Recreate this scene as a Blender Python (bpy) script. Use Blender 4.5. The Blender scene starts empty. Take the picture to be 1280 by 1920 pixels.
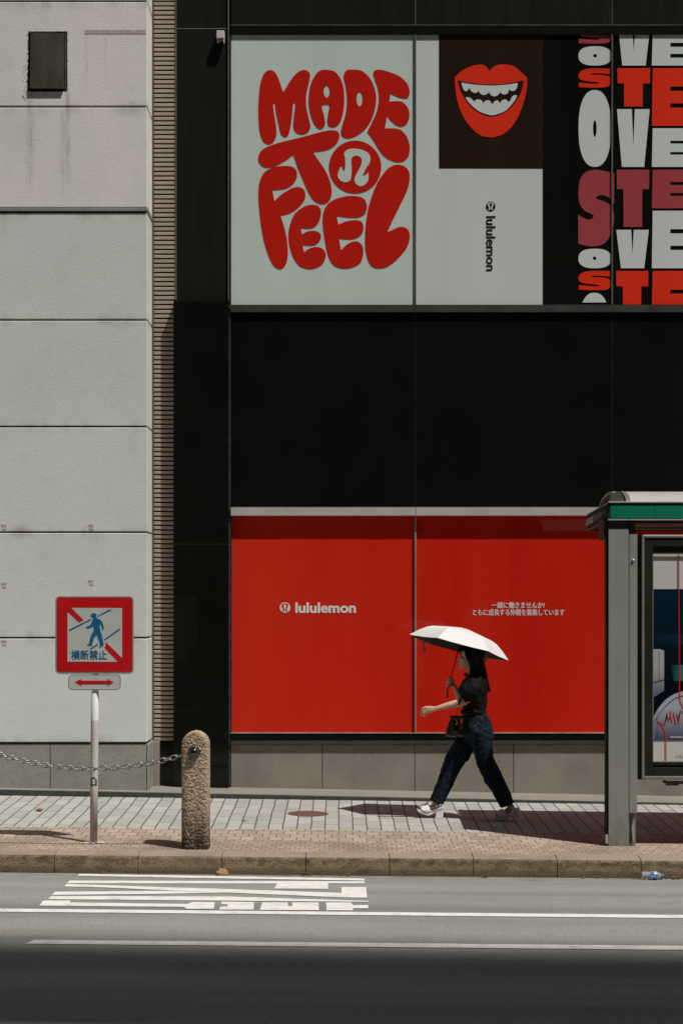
import bpy, bmesh, math, random
from mathutils import Vector, Matrix, noise as mnoise
from mathutils.geometry import tessellate_polygon
random.seed(7)
S = bpy.context.scene
COL = S.collection
# ---------------------------------------------------------------- camera
F, CX, HZ, CZ = 3465.0, 635.0, 1115.0, 2.0      # focal (px of a 1280x1920 frame), axis point, camera height
cam = bpy.data.cameras.new('camera'); camo = bpy.data.objects.new('camera', cam); COL.objects.link(camo)
camo.location = (0, 0, CZ); camo.rotation_euler = (math.radians(90), 0, 0)
cam.sensor_fit = 'VERTICAL'; cam.sensor_height = 36; cam.lens = F / 1920 * 36
cam.shift_x = (640 - CX) / 1920; cam.shift_y = (HZ - 960) / 1920
cam.clip_start = 0.1; cam.clip_end = 600
S.camera = camo
# ---------------------------------------------------------------- light
SUNV = Vector((0.40, -0.33, 1.0))
w = bpy.data.worlds.new('World'); S.world = w; w.use_nodes = True
wn = w.node_tree; bg = wn.nodes['Background']
sky = wn.nodes.new('ShaderNodeTexSky'); sky.sky_type = 'NISHITA'; sky.sun_disc = False; sky.ozone_density = .7; sky.dust_density = 2.5; sky.air_density = .9
sky.sun_elevation = math.atan2(1.0, math.hypot(SUNV.x, SUNV.y)); sky.sun_rotation = math.atan2(SUNV.x, SUNV.y)
wn.links.new(sky.outputs[0], bg.inputs[0]); bg.inputs[1].default_value = 0.045
sl = bpy.data.lights.new('sun', 'SUN'); sl.energy = 4.15; sl.angle = math.radians(0.53); sl.color = (1, .965, .90)
so = bpy.data.objects.new('sun', sl); COL.objects.link(so)
so.rotation_euler = SUNV.to_track_quat('Z', 'Y').to_euler(); so.location = (5, -5, 30)
S.view_settings.view_transform = 'Standard'; S.view_settings.look = 'None'
S.view_settings.exposure = 0.0; S.view_settings.gamma = 1.0
S.cycles.max_bounces = 8

# ---------------------------------------------------------------- coordinate helpers
def P(px, py, Y):
    return Vector(((px - CX) * Y / F, Y, CZ - (py - HZ) * Y / F))
def PX(px, Y): return (px - CX) * Y / F
def PZ(py, Y): return CZ - (py - HZ) * Y / F
YK, YS = 13.9, 17.22            # kerb face, step face
def z_walk(X, Y):
    t = (Y - YK) / (YS - YK)
    return (.030 - .0094 * X) * (1 - t) + (.0866 - .0140 * X) * t
def z_road(X, Y): return -.114 - .0094 * X + .015 * (YK - Y)
def z_step(X): return .1246 - .0199 * X
def on(px, py, zf):
    Y = 14.0
    for _ in range(40):
        z = zf(PX(px, Y), Y)
        Y = (CZ - z) * F / (py - HZ)
    return Vector((PX(px, Y), Y, zf(PX(px, Y), Y)))

# ---------------------------------------------------------------- shader helpers
class G:
    def __init__(s, name):
        s.m = bpy.data.materials.new(name); s.m.use_nodes = True
        s.t = s.m.node_tree; s.b = s.t.nodes['Principled BSDF']; s.out = s.t.nodes['Material Output']
    def put(s, sock, v):
        if hasattr(v, 'links') or isinstance(v, bpy.types.NodeSocket): s.t.links.new(v, sock)
        elif v is not None:
            try: sock.default_value = v
            except Exception:
                sock.default_value = (*v, 1) if len(v) == 3 else v
    def new(s, typ, **kw):
        n = s.t.nodes.new(typ)
        for k, v in kw.items(): setattr(n, k, v)
        return n
    def pos(s): return s.new('ShaderNodeNewGeometry').outputs['Position']
    def xyz(s, v=None):
        n = s.new('ShaderNodeSeparateXYZ'); s.put(n.inputs[0], v or s.pos()); return n.outputs
    def comb(s, x, y, z):
        n = s.new('ShaderNodeCombineXYZ')
        for i, v in enumerate((x, y, z)): s.put(n.inputs[i], v)
        return n.outputs[0]
    def mt(s, op, a, b=None, c=None, clamp=False):
        n = s.new('ShaderNodeMath', operation=op, use_clamp=clamp)
        for i, v in enumerate((a, b, c)):
            if v is not None: s.put(n.inputs[i], v)
        return n.outputs[0]
    def scale(s, v, k):
        n = s.new('ShaderNodeVectorMath', operation='MULTIPLY'); s.put(n.inputs[0], v); n.inputs[1].default_value = k
        return n.outputs[0]
    def noise(s, scale=5, det=4, vec=None, rough=.55, dist=0):
        n = s.new('ShaderNodeTexNoise'); s.put(n.inputs['Vector'], vec or s.pos())
        n.inputs['Scale'].default_value = scale; n.inputs['Detail'].default_value = det
        n.inputs['Roughness'].default_value = rough; n.inputs['Distortion'].default_value = dist
        return n.outputs['Fac']
    def rng(s, v, a, b, c=0., d=1.):
        n = s.new('ShaderNodeMapRange'); s.put(n.inputs[0], v)
        for i, q in enumerate((a, b, c, d)): n.inputs[i + 1].default_value = q
        return n.outputs[0]
    def mix(s, f, a, b, mode='MIX'):
        n = s.new('ShaderNodeMix', data_type='RGBA', blend_type=mode)
        s.put(n.inputs[0], f); s.put(n.inputs[6], a); s.put(n.inputs[7], b)
        return n.outputs[2]
    def bump(s, h, dist=.01, st=1.0, nrm=None):
        n = s.new('ShaderNodeBump'); s.put(n.inputs['Height'], h)
        n.inputs['Distance'].default_value = dist; n.inputs['Strength'].default_value = st
        if nrm is not None: s.put(n.inputs['Normal'], nrm)
        s.t.links.new(n.outputs[0], s.b.inputs['Normal']); return n.outputs[0]
    def col(s, v): s.put(s.b.inputs['Base Color'], v)
    def set(s, **kw):
        for k, v in kw.items(): s.put(s.b.inputs[k.replace('_', ' ')], v)
        return s
def c4(c): return (*c, 1)
def simple(name, col, rough=.6, metal=0, var=.12, scale=6, bump=0, bscale=60, coat=0, spec=.5, streak=None, det=5):
    g = G(name)
    v = g.noise(scale, det, g.scale(g.pos(), streak) if streak else None)
    f = g.rng(v, .3, .7)
    g.col(g.mix(f, c4(tuple(x * (1 - var) for x in col)), c4(tuple(min(1, x * (1 + var)) for x in col))))
    g.set(Roughness=g.rng(v, .3, .7, max(.02, rough - .06), rough + .06), Metallic=metal, Coat_Weight=coat, Coat_Roughness=.04)
    g.b.inputs['Specular IOR Level'].default_value = spec
    if bump: g.bump(g.noise(bscale, 4), bump)
    return g.m

# ---------------------------------------------------------------- mesh helpers
class MB:
    def __init__(s): s.v = []; s.f = []
    def add(s, vs, fs):
        o = len(s.v); s.v += [tuple(p) for p in vs]; s.f += [tuple(i + o for i in f) for f in fs]; return s
    def box(s, x0, x1, y0, y1, z0, z1):
        return s.add([(x, y, z) for z in (z0, z1) for y in (y0, y1) for x in (x0, x1)],
                     [(0, 2, 3, 1), (4, 5, 7, 6), (0, 1, 5, 4), (2, 6, 7, 3), (0, 4, 6, 2), (1, 3, 7, 5)])
    def pbox(s, px0, px1, py0, py1, Y, d):      # front face at Y outlined by picture px, going back d metres
        return s.box(PX(px0, Y), PX(px1, Y), Y, Y + d, PZ(py1, Y), PZ(py0, Y))
    def prism(s, pts, d):                       # pts: front outline (Vectors), d: extrusion Vector
        n = len(pts); d = Vector(d)
        tris = tessellate_polygon([pts])
        s.add(list(pts) + [Vector(p) + d for p in pts],
              [t for t in tris] + [tuple(i + n for i in reversed(t)) for t in tris] + [(i, (i + 1) % n, (i + 1) % n + n, i + n) for i in range(n)])
        return s
    def sheet(s, loops):
        flat = [p for l in loops for p in l]
        tris = tessellate_polygon(loops)
        return s.add(flat, tris)
    def tube(s, pts, rad, seg=8, cap=True, flat=None):
        pts = [Vector(p) for p in pts]; n = len(pts)
        if not hasattr(rad, '__len__'): rad = [rad] * n
        up = None; rings = []
        for i, p in enumerate(pts):
            t = (pts[min(i + 1, n - 1)] - pts[max(i - 1, 0)]).normalized()
            if up is None:
                up = Vector((0, 0, 1)) if abs(t.z) < .9 else Vector((0, 1, 0))
            a = t.cross(up).normalized(); b = a.cross(t).normalized(); up = b
            ra = rad[i]; rb = ra * (flat or 1)
            rings.append([p + a * math.cos(k / seg * math.tau) * ra + b * math.sin(k / seg * math.tau) * rb for k in range(seg)])
        vs = [q for r in rings for q in r]
        fs = [(i * seg + k, i * seg + (k + 1) % seg, (i + 1) * seg + (k + 1) % seg, (i + 1) * seg + k) for i in range(n - 1) for k in range(seg)]
        if cap: fs += [tuple(reversed(range(seg))), tuple(range((n - 1) * seg, n * seg))]
        return s.add(vs, fs)
    def lathe(s, o, axis, prof, seg=24):        # prof [(r, h)] along axis
        axis = Vector(axis).normalized(); u = axis.orthogonal().normalized(); v = axis.cross(u); o = Vector(o)
        vs = [o + axis * h + (u * math.cos(k / seg * math.tau) + v * math.sin(k / seg * math.tau)) * max(r, 1e-5) for r, h in prof for k in range(seg)]
        n = len(prof)
        fs = [(i * seg + k, i * seg + (k + 1) % seg, (i + 1) * seg + (k + 1) % seg, (i + 1) * seg + k) for i in range(n - 1) for k in range(seg)]
        fs += [tuple(reversed(range(seg))), tuple(range((n - 1) * seg, n * seg))]
        return s.add(vs, fs)
    def ell(s, c, r, seg=16, rows=10):
        c = Vector(c)
        prof = [(math.sin(i / rows * math.pi), -math.cos(i / rows * math.pi)) for i in range(rows + 1)]
        vs = [(c.x + r[0] * a * math.cos(k / seg * math.tau), c.y + r[1] * a * math.sin(k / seg * math.tau), c.z + r[2] * h) for a, h in prof for k in range(seg)]
        fs = [(i * seg + k, i * seg + (k + 1) % seg, (i + 1) * seg + (k + 1) % seg, (i + 1) * seg + k) for i in range(rows) for k in range(seg)]
        return s.add(vs, fs)

def empty(name, loc, label, cat, group=None):
    o = bpy.data.objects.new(name, None); COL.objects.link(o); o.location = loc; o.empty_display_size = .1
    return tag(o, label, cat, group)
def tag(o, label=None, cat=None, group=None, kind=None):
    if label: o['label'] = label
    if cat: o['category'] = cat
    if group: o['group'] = group
    if kind: o['kind'] = kind
    return o
def wloc(o):
    v = Vector((0, 0, 0))
    while o is not None: v += Vector(o.location); o = o.parent
    return v
def obj(name, mb, mat, parent=None, bevel=0, smooth=False, loc=None, recalc=True):
    me = bpy.data.meshes.new(name)
    off = wloc(parent) if parent else Vector((0, 0, 0))
    base = Vector(loc) if loc is not None else off
    me.from_pydata([tuple(Vector(v) - base) for v in mb.v], [], mb.f)
    if recalc:
        bm = bmesh.new(); bm.from_mesh(me); bmesh.ops.remove_doubles(bm, verts=bm.verts, dist=1e-5)
        bmesh.ops.recalc_face_normals(bm, faces=bm.faces); bm.to_mesh(me); bm.free()
    me.validate()
    me.materials.append(mat)
    o = bpy.data.objects.new(name, me); COL.objects.link(o)
    if parent: o.parent = parent
    if loc is not None: o.location = base - off
    if bevel:
        b = o.modifiers.new('bevel', 'BEVEL'); b.width = bevel; b.segments = 2; b.limit_method = 'ANGLE'
        b.harden_normals = False
    if smooth:
        for p in me.polygons: p.use_smooth = True
    return o
def face_front(o):                               # flat sheets: normals towards the street
    for p in o.data.polygons:
        if p.normal.y > 0: p.flip()
    return o
def blob(name, mb, mat, parent, voxel=.005, smooth=4, disp=None, tex=None):
    me = bpy.data.meshes.new('tmp'); me.from_pydata(mb.v, [], mb.f)
    bm = bmesh.new(); bm.from_mesh(me)
    # fix winding per island
    bmesh.ops.recalc_face_normals(bm, faces=bm.faces); bm.to_mesh(me); bm.free()
    o = bpy.data.objects.new('tmp', me); COL.objects.link(o)
    r = o.modifiers.new('r', 'REMESH'); r.mode = 'VOXEL'; r.voxel_size = voxel
    sm = o.modifiers.new('s', 'SMOOTH'); sm.iterations = smooth; sm.factor = .5
    dg = bpy.context.evaluated_depsgraph_get(); dg.update()
    m2 = bpy.data.meshes.new_from_object(o.evaluated_get(dg))
    bpy.data.objects.remove(o)
    off = wloc(parent)
    ns = [v.normal.copy() for v in m2.vertices]
    for v, n in zip(m2.vertices, ns):
        c = v.co.copy()
        if disp: c = c + n * disp(c, n)
        v.co = c - off
    for p in m2.polygons: p.use_smooth = True
    m2.materials.clear(); m2.materials.append(mat); m2.name = name
    q = bpy.data.objects.new(name, m2); COL.objects.link(q); q.parent = parent
    return q
def spline(pts, k=5):                            # closed Catmull-Rom; a point with a third element is a sharp corner
    n = len(pts); out = []
    V = [Vector((p[0], p[1])) for p in pts]; C = [len(p) > 2 for p in pts]
    for i in range(n):
        p1, p2 = V[i], V[(i + 1) % n]
        p0 = p1 - (p2 - p1) * .3 if C[i] else V[i - 1]
        p3 = p2 + (p2 - p1) * .3 if C[(i + 1) % n] else V[(i + 2) % n]
        for j in range(k):
            t = j / k
            out.append(.5 * ((2 * p1) + (p2 - p0) * t + (2 * p0 - 5 * p1 + 4 * p2 - p3) * t * t + (3 * p1 - p0 - 3 * p2 + p3) * t ** 3))
    return [(p.x, p.y) for p in out]
def ellipse(cx, cy, rx, ry, n=28, sq=2.0):
    o = []
    for k in range(n):
        a = k / n * math.tau; c, s_ = math.cos(a), math.sin(a)
        o.append((cx + rx * math.copysign(abs(c) ** (2 / sq), c), cy + ry * math.copysign(abs(s_) ** (2 / sq), s_)))
    return o
def decal(name, loops, Y, mat, parent, tr=None):
    tr = tr or (lambda x, y: (x, y))
    L = [[P(*tr(x, y), Y) for x, y in l] for l in loops]
    return face_front(obj(name, MB().sheet(L), mat, parent, recalc=False))
def text_mesh(body, bold=0):
    c = bpy.data.curves.new('t', 'FONT'); c.body = body; c.offset = bold; c.resolution_u = 3
    o = bpy.data.objects.new('t', c); COL.objects.link(o)
    dg = bpy.context.evaluated_depsgraph_get(); dg.update()
    m = bpy.data.meshes.new_from_object(o.evaluated_get(dg)); bpy.data.objects.remove(o)
    vs = [v.co.copy() for v in m.vertices]; fs = [tuple(p.vertices) for p in m.polygons]
    return vs, fs
def text(name, body, box, Y, mat, parent, bold=0, rot=False, copies=1, fat=.35):
    """lettering fitted into the picture box (px0, py0, px1, py1) on the plane Y"""
    vs, fs = text_mesh(body, bold)
    if rot: vs = [Vector((v.y, -v.x, 0)) for v in vs]
    x0, x1 = min(v.x for v in vs), max(v.x for v in vs); y0, y1 = min(v.y for v in vs), max(v.y for v in vs)
    mb = MB()
    for k in range(copies):                       # heavier weight: overlaid outlines, each a hair behind the last
        ox, oy = ((0, 0), (1, 0), (0, 1), (1, 1), (-1, 0), (0, -1))[k]
        mb.add([P(box[0] + (v.x - x0) / (x1 - x0) * (box[2] - box[0]) + ox * fat, box[3] - (v.y - y0) / (y1 - y0) * (box[3] - box[1]) + oy * fat, Y + .0003 * k) for v in vs], fs)
    return face_front(obj(name, mb, mat, parent, recalc=False))

# ================================================================ MATERIALS
def wall_mat():
    g = G('painted_concrete'); x, y, z = g.xyz(); p = g.pos()
    big = g.noise(1.1, 5, rough=.6); med = g.noise(6, 5)
    upper = g.rng(z, PZ(398, 17.35) - .01, PZ(398, 17.35) + .01)
    base = g.mix(upper, c4((.70, .735, .72)), c4((.83, .795, .77)))
    base = g.mix(g.rng(big, .35, .75, 0, .45), base, c4((.58, .60, .58)))
    base = g.mix(g.rng(med, .55, .8, 0, .25), base, c4((.46, .45, .41)))
    fine = g.noise(90, 3, rough=.7)
    base = g.mix(g.rng(fine, .66, .76, 0, .35), base, c4((.25, .24, .22)))
    # run marks below the little window (real grime with a shape of its own)
    def run(cx, wd, z0, z1, st):
        X = PX(cx, 17.35)
        wob = g.mt('MULTIPLY', g.mt('SUBTRACT', g.noise(3, 2, g.scale(p, (0, 0, 1))), .5), .05)
        d = g.mt('ABSOLUTE', g.mt('SUBTRACT', g.mt('ADD', x, wob), X))
        a = g.rng(d, 0, wd / 199.7, 1, 0)
        b = g.mt('MULTIPLY', g.rng(z, PZ(z1, 17.35), PZ(z1, 17.35) + .35), g.rng(z, PZ(z0, 17.35) + .02, PZ(z0, 17.35) - .02))
        n = g.rng(g.noise(14, 4, g.scale(p, (4, 1, .25))), .3, .65)
        return g.mt('MULTIPLY', g.mt('MULTIPLY', a, b), g.mt('MULTIPLY', n, st))
    for a in ((57, 11, 172, 375, .5), (127, 7, 172, 350, .55), (118, 7, 205, 385, .3), (64, 22, 40, 70, .2), (162, 5, 60, 200, .3), (199, 4, 65, 180, .25), (182, 20, 1000, 1060, .2), (8, 18, 395, 470, .25)):
        base = g.mix(run(*a), base, c4((.19, .175, .15)))
    # grime around joints
    zz = g.mt('MODULO', g.mt('ADD', g.mt('SUBTRACT', z, PZ(1393, 17.35)), 10 * 198.2 / 199.7), 198.2 / 199.7)
    near = g.mt('MINIMUM', zz, g.mt('SUBTRACT', 198.2 / 199.7, zz))
    gm = g.mt('MULTIPLY', g.rng(near, 0, .09, 1, 0), g.rng(g.noise(5, 5, g.scale(p, (1.2, 1, .5))), .45, .75, 0, .55))
    base = g.mix(gm, base, c4((.20, .19, .165)))
    g.col(base); g.set(Roughness=.9)
    h = g.mt('ADD', g.noise(48, 3, g.scale(p, (1, 1, 1.6)), .6), g.mt('MULTIPLY', g.noise(170, 2), .4))
    g.bump(h, .0038, .5); return g.m
M = {}
M['wall'] = wall_mat()
def granite(name, c1, c2, dark, dirt=.5):
    g = G(name); p = g.pos()
    n1 = g.noise(140, 3, rough=.8); n2 = g.noise(2.2, 5); n3 = g.noise(60, 2, rough=.7)
    b = g.mix(g.rng(n1, .35, .65), c4(c1), c4(c2))
    b = g.mix(g.rng(n3, .56, .68, 0, .6), b, c4(dark))
    b = g.mix(g.rng(n2, .4, .75, 0, dirt), b, c4(tuple(x * .5 for x in c1)))
    g.col(b); g.set(Roughness=.62); g.bump(n1, .002, .6); return g.m
M['granite'] = granite('brown_granite', (.225, .20, .165), (.36, .325, .275), (.09, .078, .062))
M['granite_grey'] = granite('grey_granite', (.26, .26, .23), (.38, .375, .34), (.14, .14, .125))
M['step'] = granite('step_stone', (.22, .20, .175), (.30, .275, .24), (.10, .10, .09), .3)
M['step_dark'] = simple('step_riser_stone', (.045, .055, .052), .45, var=.3, scale=12)
M['black'] = simple('black_polished_panel', (.0055, .0065, .005), .5, var=.1, scale=3, spec=.05, coat=.35, streak=(3, 3, .3))
M['black_low'] = simple('black_polished_panel_lower', (.0045, .0054, .0040), .5, var=.1, scale=2, spec=.05, coat=.35)
M['green_black'] = simple('bronze_black_panel', (.0095, .0125, .0095), .5, var=.15, scale=3, spec=.08, coat=.35, streak=(4, 4, .4))
M['joint'] = simple('joint_sealant', (.12, .115, .095), .7, var=.35, scale=20)
M['dark'] = simple('dark_void', (.004, .004, .004), .8)
M['mullion'] = simple('weathered_aluminium', (.16, .165, .15), .45, .6, var=.3, scale=8, streak=(1, 1, .2))
M['mullion_light'] = simple('light_aluminium', (.34, .31, .28), .4, .4, var=.3, scale=8, streak=(1, 1, .2))
M['sill'] = simple('grey_painted_metal', (.47, .46, .45), .5, var=.06, scale=4)
M['ledge'] = simple('dark_ledge', (.04, .045, .042), .5, var=.2)
M['tan'] = simple('tan_louver', (.38, .30, .235), .55, .0, var=.16, scale=9, streak=(.6, 1, 5))
M['tan_dark'] = simple('bronze_frame', (.14, .115, .09), .5, .3, var=.2)
def vinyl(name, col, var=.03, rough=.45, coat=.6):
    g = G(name); n = g.noise(1.2, 4, g.scale(g.pos(), (3, 1, .35)))
    b = g.mix(g.rng(n, .3, .7), c4(tuple(x * (1 - var) for x in col)), c4(tuple(min(1, x * (1 + var)) for x in col)))
    g.col(b); g.set(Roughness=rough, Coat_Weight=coat, Coat_Roughness=.02, Coat_IOR=1.5)
    g.b.inputs['Specular IOR Level'].default_value = .0
    cn = g.new('ShaderNodeBump'); g.put(cn.inputs['Height'], g.noise(.8, 2)); cn.inputs['Distance'].default_value = .004
    g.t.links.new(cn.outputs[0], g.b.inputs['Coat Normal'])
    return g.m
M['film_green'] = vinyl('pale_green_film', (.60, .70, .655))
M['film_white'] = vinyl('pale_grey_film', (.64, .685, .685))
M['film_brown'] = vinyl('brown_film', (.026, .014, .010), .1)
M['film_black'] = vinyl('black_film', (.006, .008, .006), .2)
M['ink_red'] = vinyl('red_print', (.57, .018, .010), .05)
M['ink_bright'] = vinyl('bright_red_print', (.80, .040, .016), .04)
M['ink_pink'] = vinyl('rose_print', (.40, .065, .075), .05)
M['ink_white'] = vinyl('white_print', (.66, .71, .69), .03)
M['ink_black'] = vinyl('black_print', (.01, .012, .01), .1)
def red_window():
    g = G('red_window_film'); x, y, z = g.xyz()
    n = g.noise(.9, 4, g.scale(g.pos(), (2.2, 1, .5)))
    b = g.mix(g.rng(n, .3, .7), c4((.55, .015, .007)), c4((.63, .024, .011)))
    b = g.mix(g.rng(x, -1.1, .9, .55, 0), b, c4((.68, .040, .016)))     # more orange towards its left end
    st = g.noise(30, 3, g.scale(g.pos(), (1, 1, .04)))
    b = g.mix(g.rng(st, .5, .8, 0, .08), b, c4((.75, .07, .03)))
    g.col(b); g.set(Roughness=.5, Coat_Weight=.28, Coat_Roughness=.02)
    g.b.inputs['Specular IOR Level'].default_value = .0
    return g.m
M['red_window'] = red_window()
M['text_white'] = simple('white_lettering', (.80, .72, .70), .6, var=.05)
M['glass_dark'] = simple('dark_window_glass', (.060, .056, .042), .3, var=.45, scale=3, coat=.6, streak=(1.5, 1, .5))  # grey of the street's reflection is put into the base colour
M['frame_dark'] = simple('dirty_bronze_frame', (.06, .05, .035), .6, .2, var=.5, scale=30)
M['soot'] = simple('perished_sealant', (.035, .028, .02), .9, var=.5, scale=40)
M['white_plastic'] = simple('white_plastic', (.62, .58, .57), .5, var=.06)
M['brass'] = simple('corroded_brass', (.42, .28, .13), .45, .5, var=.3, scale=60)
M['stain'] = simple('glue_residue', (.54, .52, .49), .9, var=.35, scale=70)
M['concrete_patch'] = simple('concrete_patch', (.46, .42, .37), .9, var=.2, scale=20)

def road_mat():
    g = G('asphalt'); x, y, z = g.xyz(); p = g.pos()
    band = g.noise(1.6, 3, g.comb(g.mt('MULTIPLY', x, .02), y, 0.0), .6)  # tyre wear, and light bands of the shaded road put into the colour
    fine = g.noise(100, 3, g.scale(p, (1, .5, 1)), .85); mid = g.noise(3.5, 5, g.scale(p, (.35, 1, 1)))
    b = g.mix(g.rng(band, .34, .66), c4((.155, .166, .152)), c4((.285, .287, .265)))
    b = g.mix(g.rng(mid, .35, .75, 0, .35), b, c4((.19, .195, .178)))
    b = g.mix(g.rng(fine, .40, .72, 0, .5), b, c4((.38, .375, .345)))
    b = g.mix(g.rng(fine, .44, .30, 0, .75), b, c4((.08, .082, .076)))
    pt = g.noise(.55, 5, g.scale(p, (.5, 1.4, 1)), .65); b = g.mix(g.rng(pt, .48, .62, 0, .35), b, c4((.16, .165, .148)))
    b = g.mix(g.rng(g.noise(2.6, 6, g.scale(p, (.6, 2.2, 1)), .7), .60, .72, 0, .45), b, c4((.11, .108, .098)))
    crack = g.noise(11, 2, g.scale(p, (.35, 1.6, 1)), .5)
    b = g.mix(g.rng(crack, .735, .75, 0, .6), b, c4((.08, .075, .065)))
    edge = g.mt('MULTIPLY', g.rng(y, YK - .35, YK, 0, 1), g.rng(g.noise(6, 4), .35, .6))
    b = g.mix(g.mt('MULTIPLY', edge, .45), b, c4((.14, .125, .105)))
    g.col(b); g.set(Roughness=.88, Specular_IOR_Level=.15); g.bump(fine, .004, .8); return g.m
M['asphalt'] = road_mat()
def paint_mat():
    g = G('road_paint'); f = g.noise(170, 3, rough=.8); m = g.noise(9, 5, rough=.65)
    b = g.mix(g.rng(m, .35, .75, 0, .4), c4((.76, .75, .72)), c4((.56, .55, .52)))
    b = g.mix(g.rng(g.mt('ADD', g.mt('MULTIPLY', f, .7), g.mt('MULTIPLY', m, .5)), .66, .74, 0, .85), b, c4((.24, .24, .22)))
    g.col(b); g.set(Roughness=.7); g.bump(f, .003, .6); return g.m
M['paint'] = paint_mat()
def paver(name, L, W, c1, c2, mortar, mort, stagger=.5, wob=.006, dirt=.3, squash=1, spots=.3, swap=False):
    """blocks long in Y (L) and W wide in X"""
    g = G(name); x, y, z = g.xyz(); p = g.pos()
    wx = g.mt('MULTIPLY', g.mt('SUBTRACT', g.noise(2.3, 3), .5), wob * 4)
    br = g.new('ShaderNodeTexBrick'); br.offset = stagger; br.squash = squash
    g.put(br.inputs['Vector'], g.comb(g.mt('ADD', x if swap else y, wx), g.mt('ADD', y if swap else x, wx), 0.0))
    br.inputs['Scale'].default_value = 1; br.inputs['Brick Width'].default_value = L; br.inputs['Row Height'].default_value = W
    br.inputs['Mortar Size'].default_value = mort; br.inputs['Mortar Smooth'].default_value = .25
    br.inputs['Color1'].default_value = c4(c1); br.inputs['Color2'].default_value = c4(c2); br.inputs['Mortar'].default_value = c4(mortar)
    b = br.outputs['Color']
    b = g.mix(g.rng(g.noise(1.7, 5), .4, .75, 0, dirt), b, c4(tuple(v * .6 for v in c1)))
    b = g.mix(g.rng(g.noise(120, 3, rough=.8), .5, .8, 0, .35), b, c4(tuple(v * .6 for v in c2)))
    b = g.mix(g.rng(g.noise(23, 4), .66, .74, 0, spots), b, c4((.10, .085, .07)))
    g.col(b); g.set(Roughness=.85, Specular_IOR_Level=.2)
    h = g.mt('SUBTRACT', g.mt('MULTIPLY', g.noise(60, 3), .15), br.outputs['Fac'])
    g.bump(h, .008, .9); return g.m
M['paver'] = paver('grey_paving_slabs', .40, .117, (.335, .34, .315), (.425, .425, .395), (.10, .085, .07), .006)
M['brick'] = paver('pink_paving_bricks', .112, .165, (.33, .262, .205), (.44, .355, .288), (.17, .11, .085), .0045, wob=.003, dirt=.6, swap=True)
M['brick_small'] = paver('small_pink_paving_bricks', .075, .105, (.32, .245, .19), (.43, .34, .27), (.19, .13, .10), .0035, wob=.003, dirt=.9, swap=True)
def kerb_mat():
    g = G('kerb_stone'); x, y, z = g.xyz(); p = g.pos()
    f = g.noise(110, 3, rough=.8); m = g.noise(13, 8, g.scale(p, (.8, 1, 1.4)), .78)
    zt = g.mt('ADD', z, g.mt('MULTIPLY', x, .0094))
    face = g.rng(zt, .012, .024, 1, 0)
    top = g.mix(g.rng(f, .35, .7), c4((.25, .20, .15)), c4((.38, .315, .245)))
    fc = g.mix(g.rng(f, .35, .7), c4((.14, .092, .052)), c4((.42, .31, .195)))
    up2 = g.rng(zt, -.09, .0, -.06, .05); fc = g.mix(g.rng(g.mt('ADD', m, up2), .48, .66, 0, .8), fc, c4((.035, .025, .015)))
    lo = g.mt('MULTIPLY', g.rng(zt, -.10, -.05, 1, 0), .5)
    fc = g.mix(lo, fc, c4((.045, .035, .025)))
    b = g.mix(face, top, fc)
    b = g.mix(g.rng(g.noise(2.2, 5), .5, .8, 0, .5), b, c4((.10, .08, .06)))
    g.col(b); g.set(Roughness=.92); g.bump(g.mt('ADD', g.mt('MULTIPLY', f, .5), m), .012, .9); return g.m
M['kerb'] = kerb_mat()

# ================================================================ GROUND
def grid(x0, x1, nx, ys, zf, dz=0):
    mb = MB(); xs = [x0 + (x1 - x0) * i / nx for i in range(nx + 1)]
    vs = [(x, y, zf(x, y) + dz) for y in ys for x in xs]
    return mb.add(vs, [(j * (nx + 1) + i, j * (nx + 1) + i + 1, (j + 1) * (nx + 1) + i + 1, (j + 1) * (nx + 1) + i) for j in range(len(ys) - 1) for i in range(nx)])
def clampx(x): return max(-12., min(12., x))
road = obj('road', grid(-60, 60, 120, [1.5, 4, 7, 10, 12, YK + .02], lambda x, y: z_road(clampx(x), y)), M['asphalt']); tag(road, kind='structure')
Y_SPLIT = 15.28
pv = obj('pavement', grid(-60, 60, 120, [Y_SPLIT, 15.8, 16.4, YS + .02], lambda x, y: z_walk(clampx(x), y)), M['paver']); tag(pv, kind='structure')
pk = obj('pavement_bricks', grid(-60, 60, 120, [14.70, 15.0, Y_SPLIT], lambda x, y: z_walk(clampx(x), y)), M['brick']); tag(pk, kind='structure')
tag(obj('kerbside_bricks', grid(-60, 60, 120, [YK + .19, 14.4, 14.70], lambda x, y: z_walk(clampx(x), y)), M['brick_small']), kind='structure')
gmb = MB().add([(-300, -300, -1.2), (300, -300, -1.2), (300, 300, -1.2), (-300, 300, -1.2)], [(0, 1, 2, 3)])
tag(obj('ground', gmb, simple('far_ground', (.16, .16, .15), .9)), kind='structure')
tag(obj('opposite_pavement', grid(-60, 60, 40, [-3.0, 1.5], lambda x, y: z_road(clampx(x), 1.5) + .12), M['paver']), kind='structure')
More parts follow.
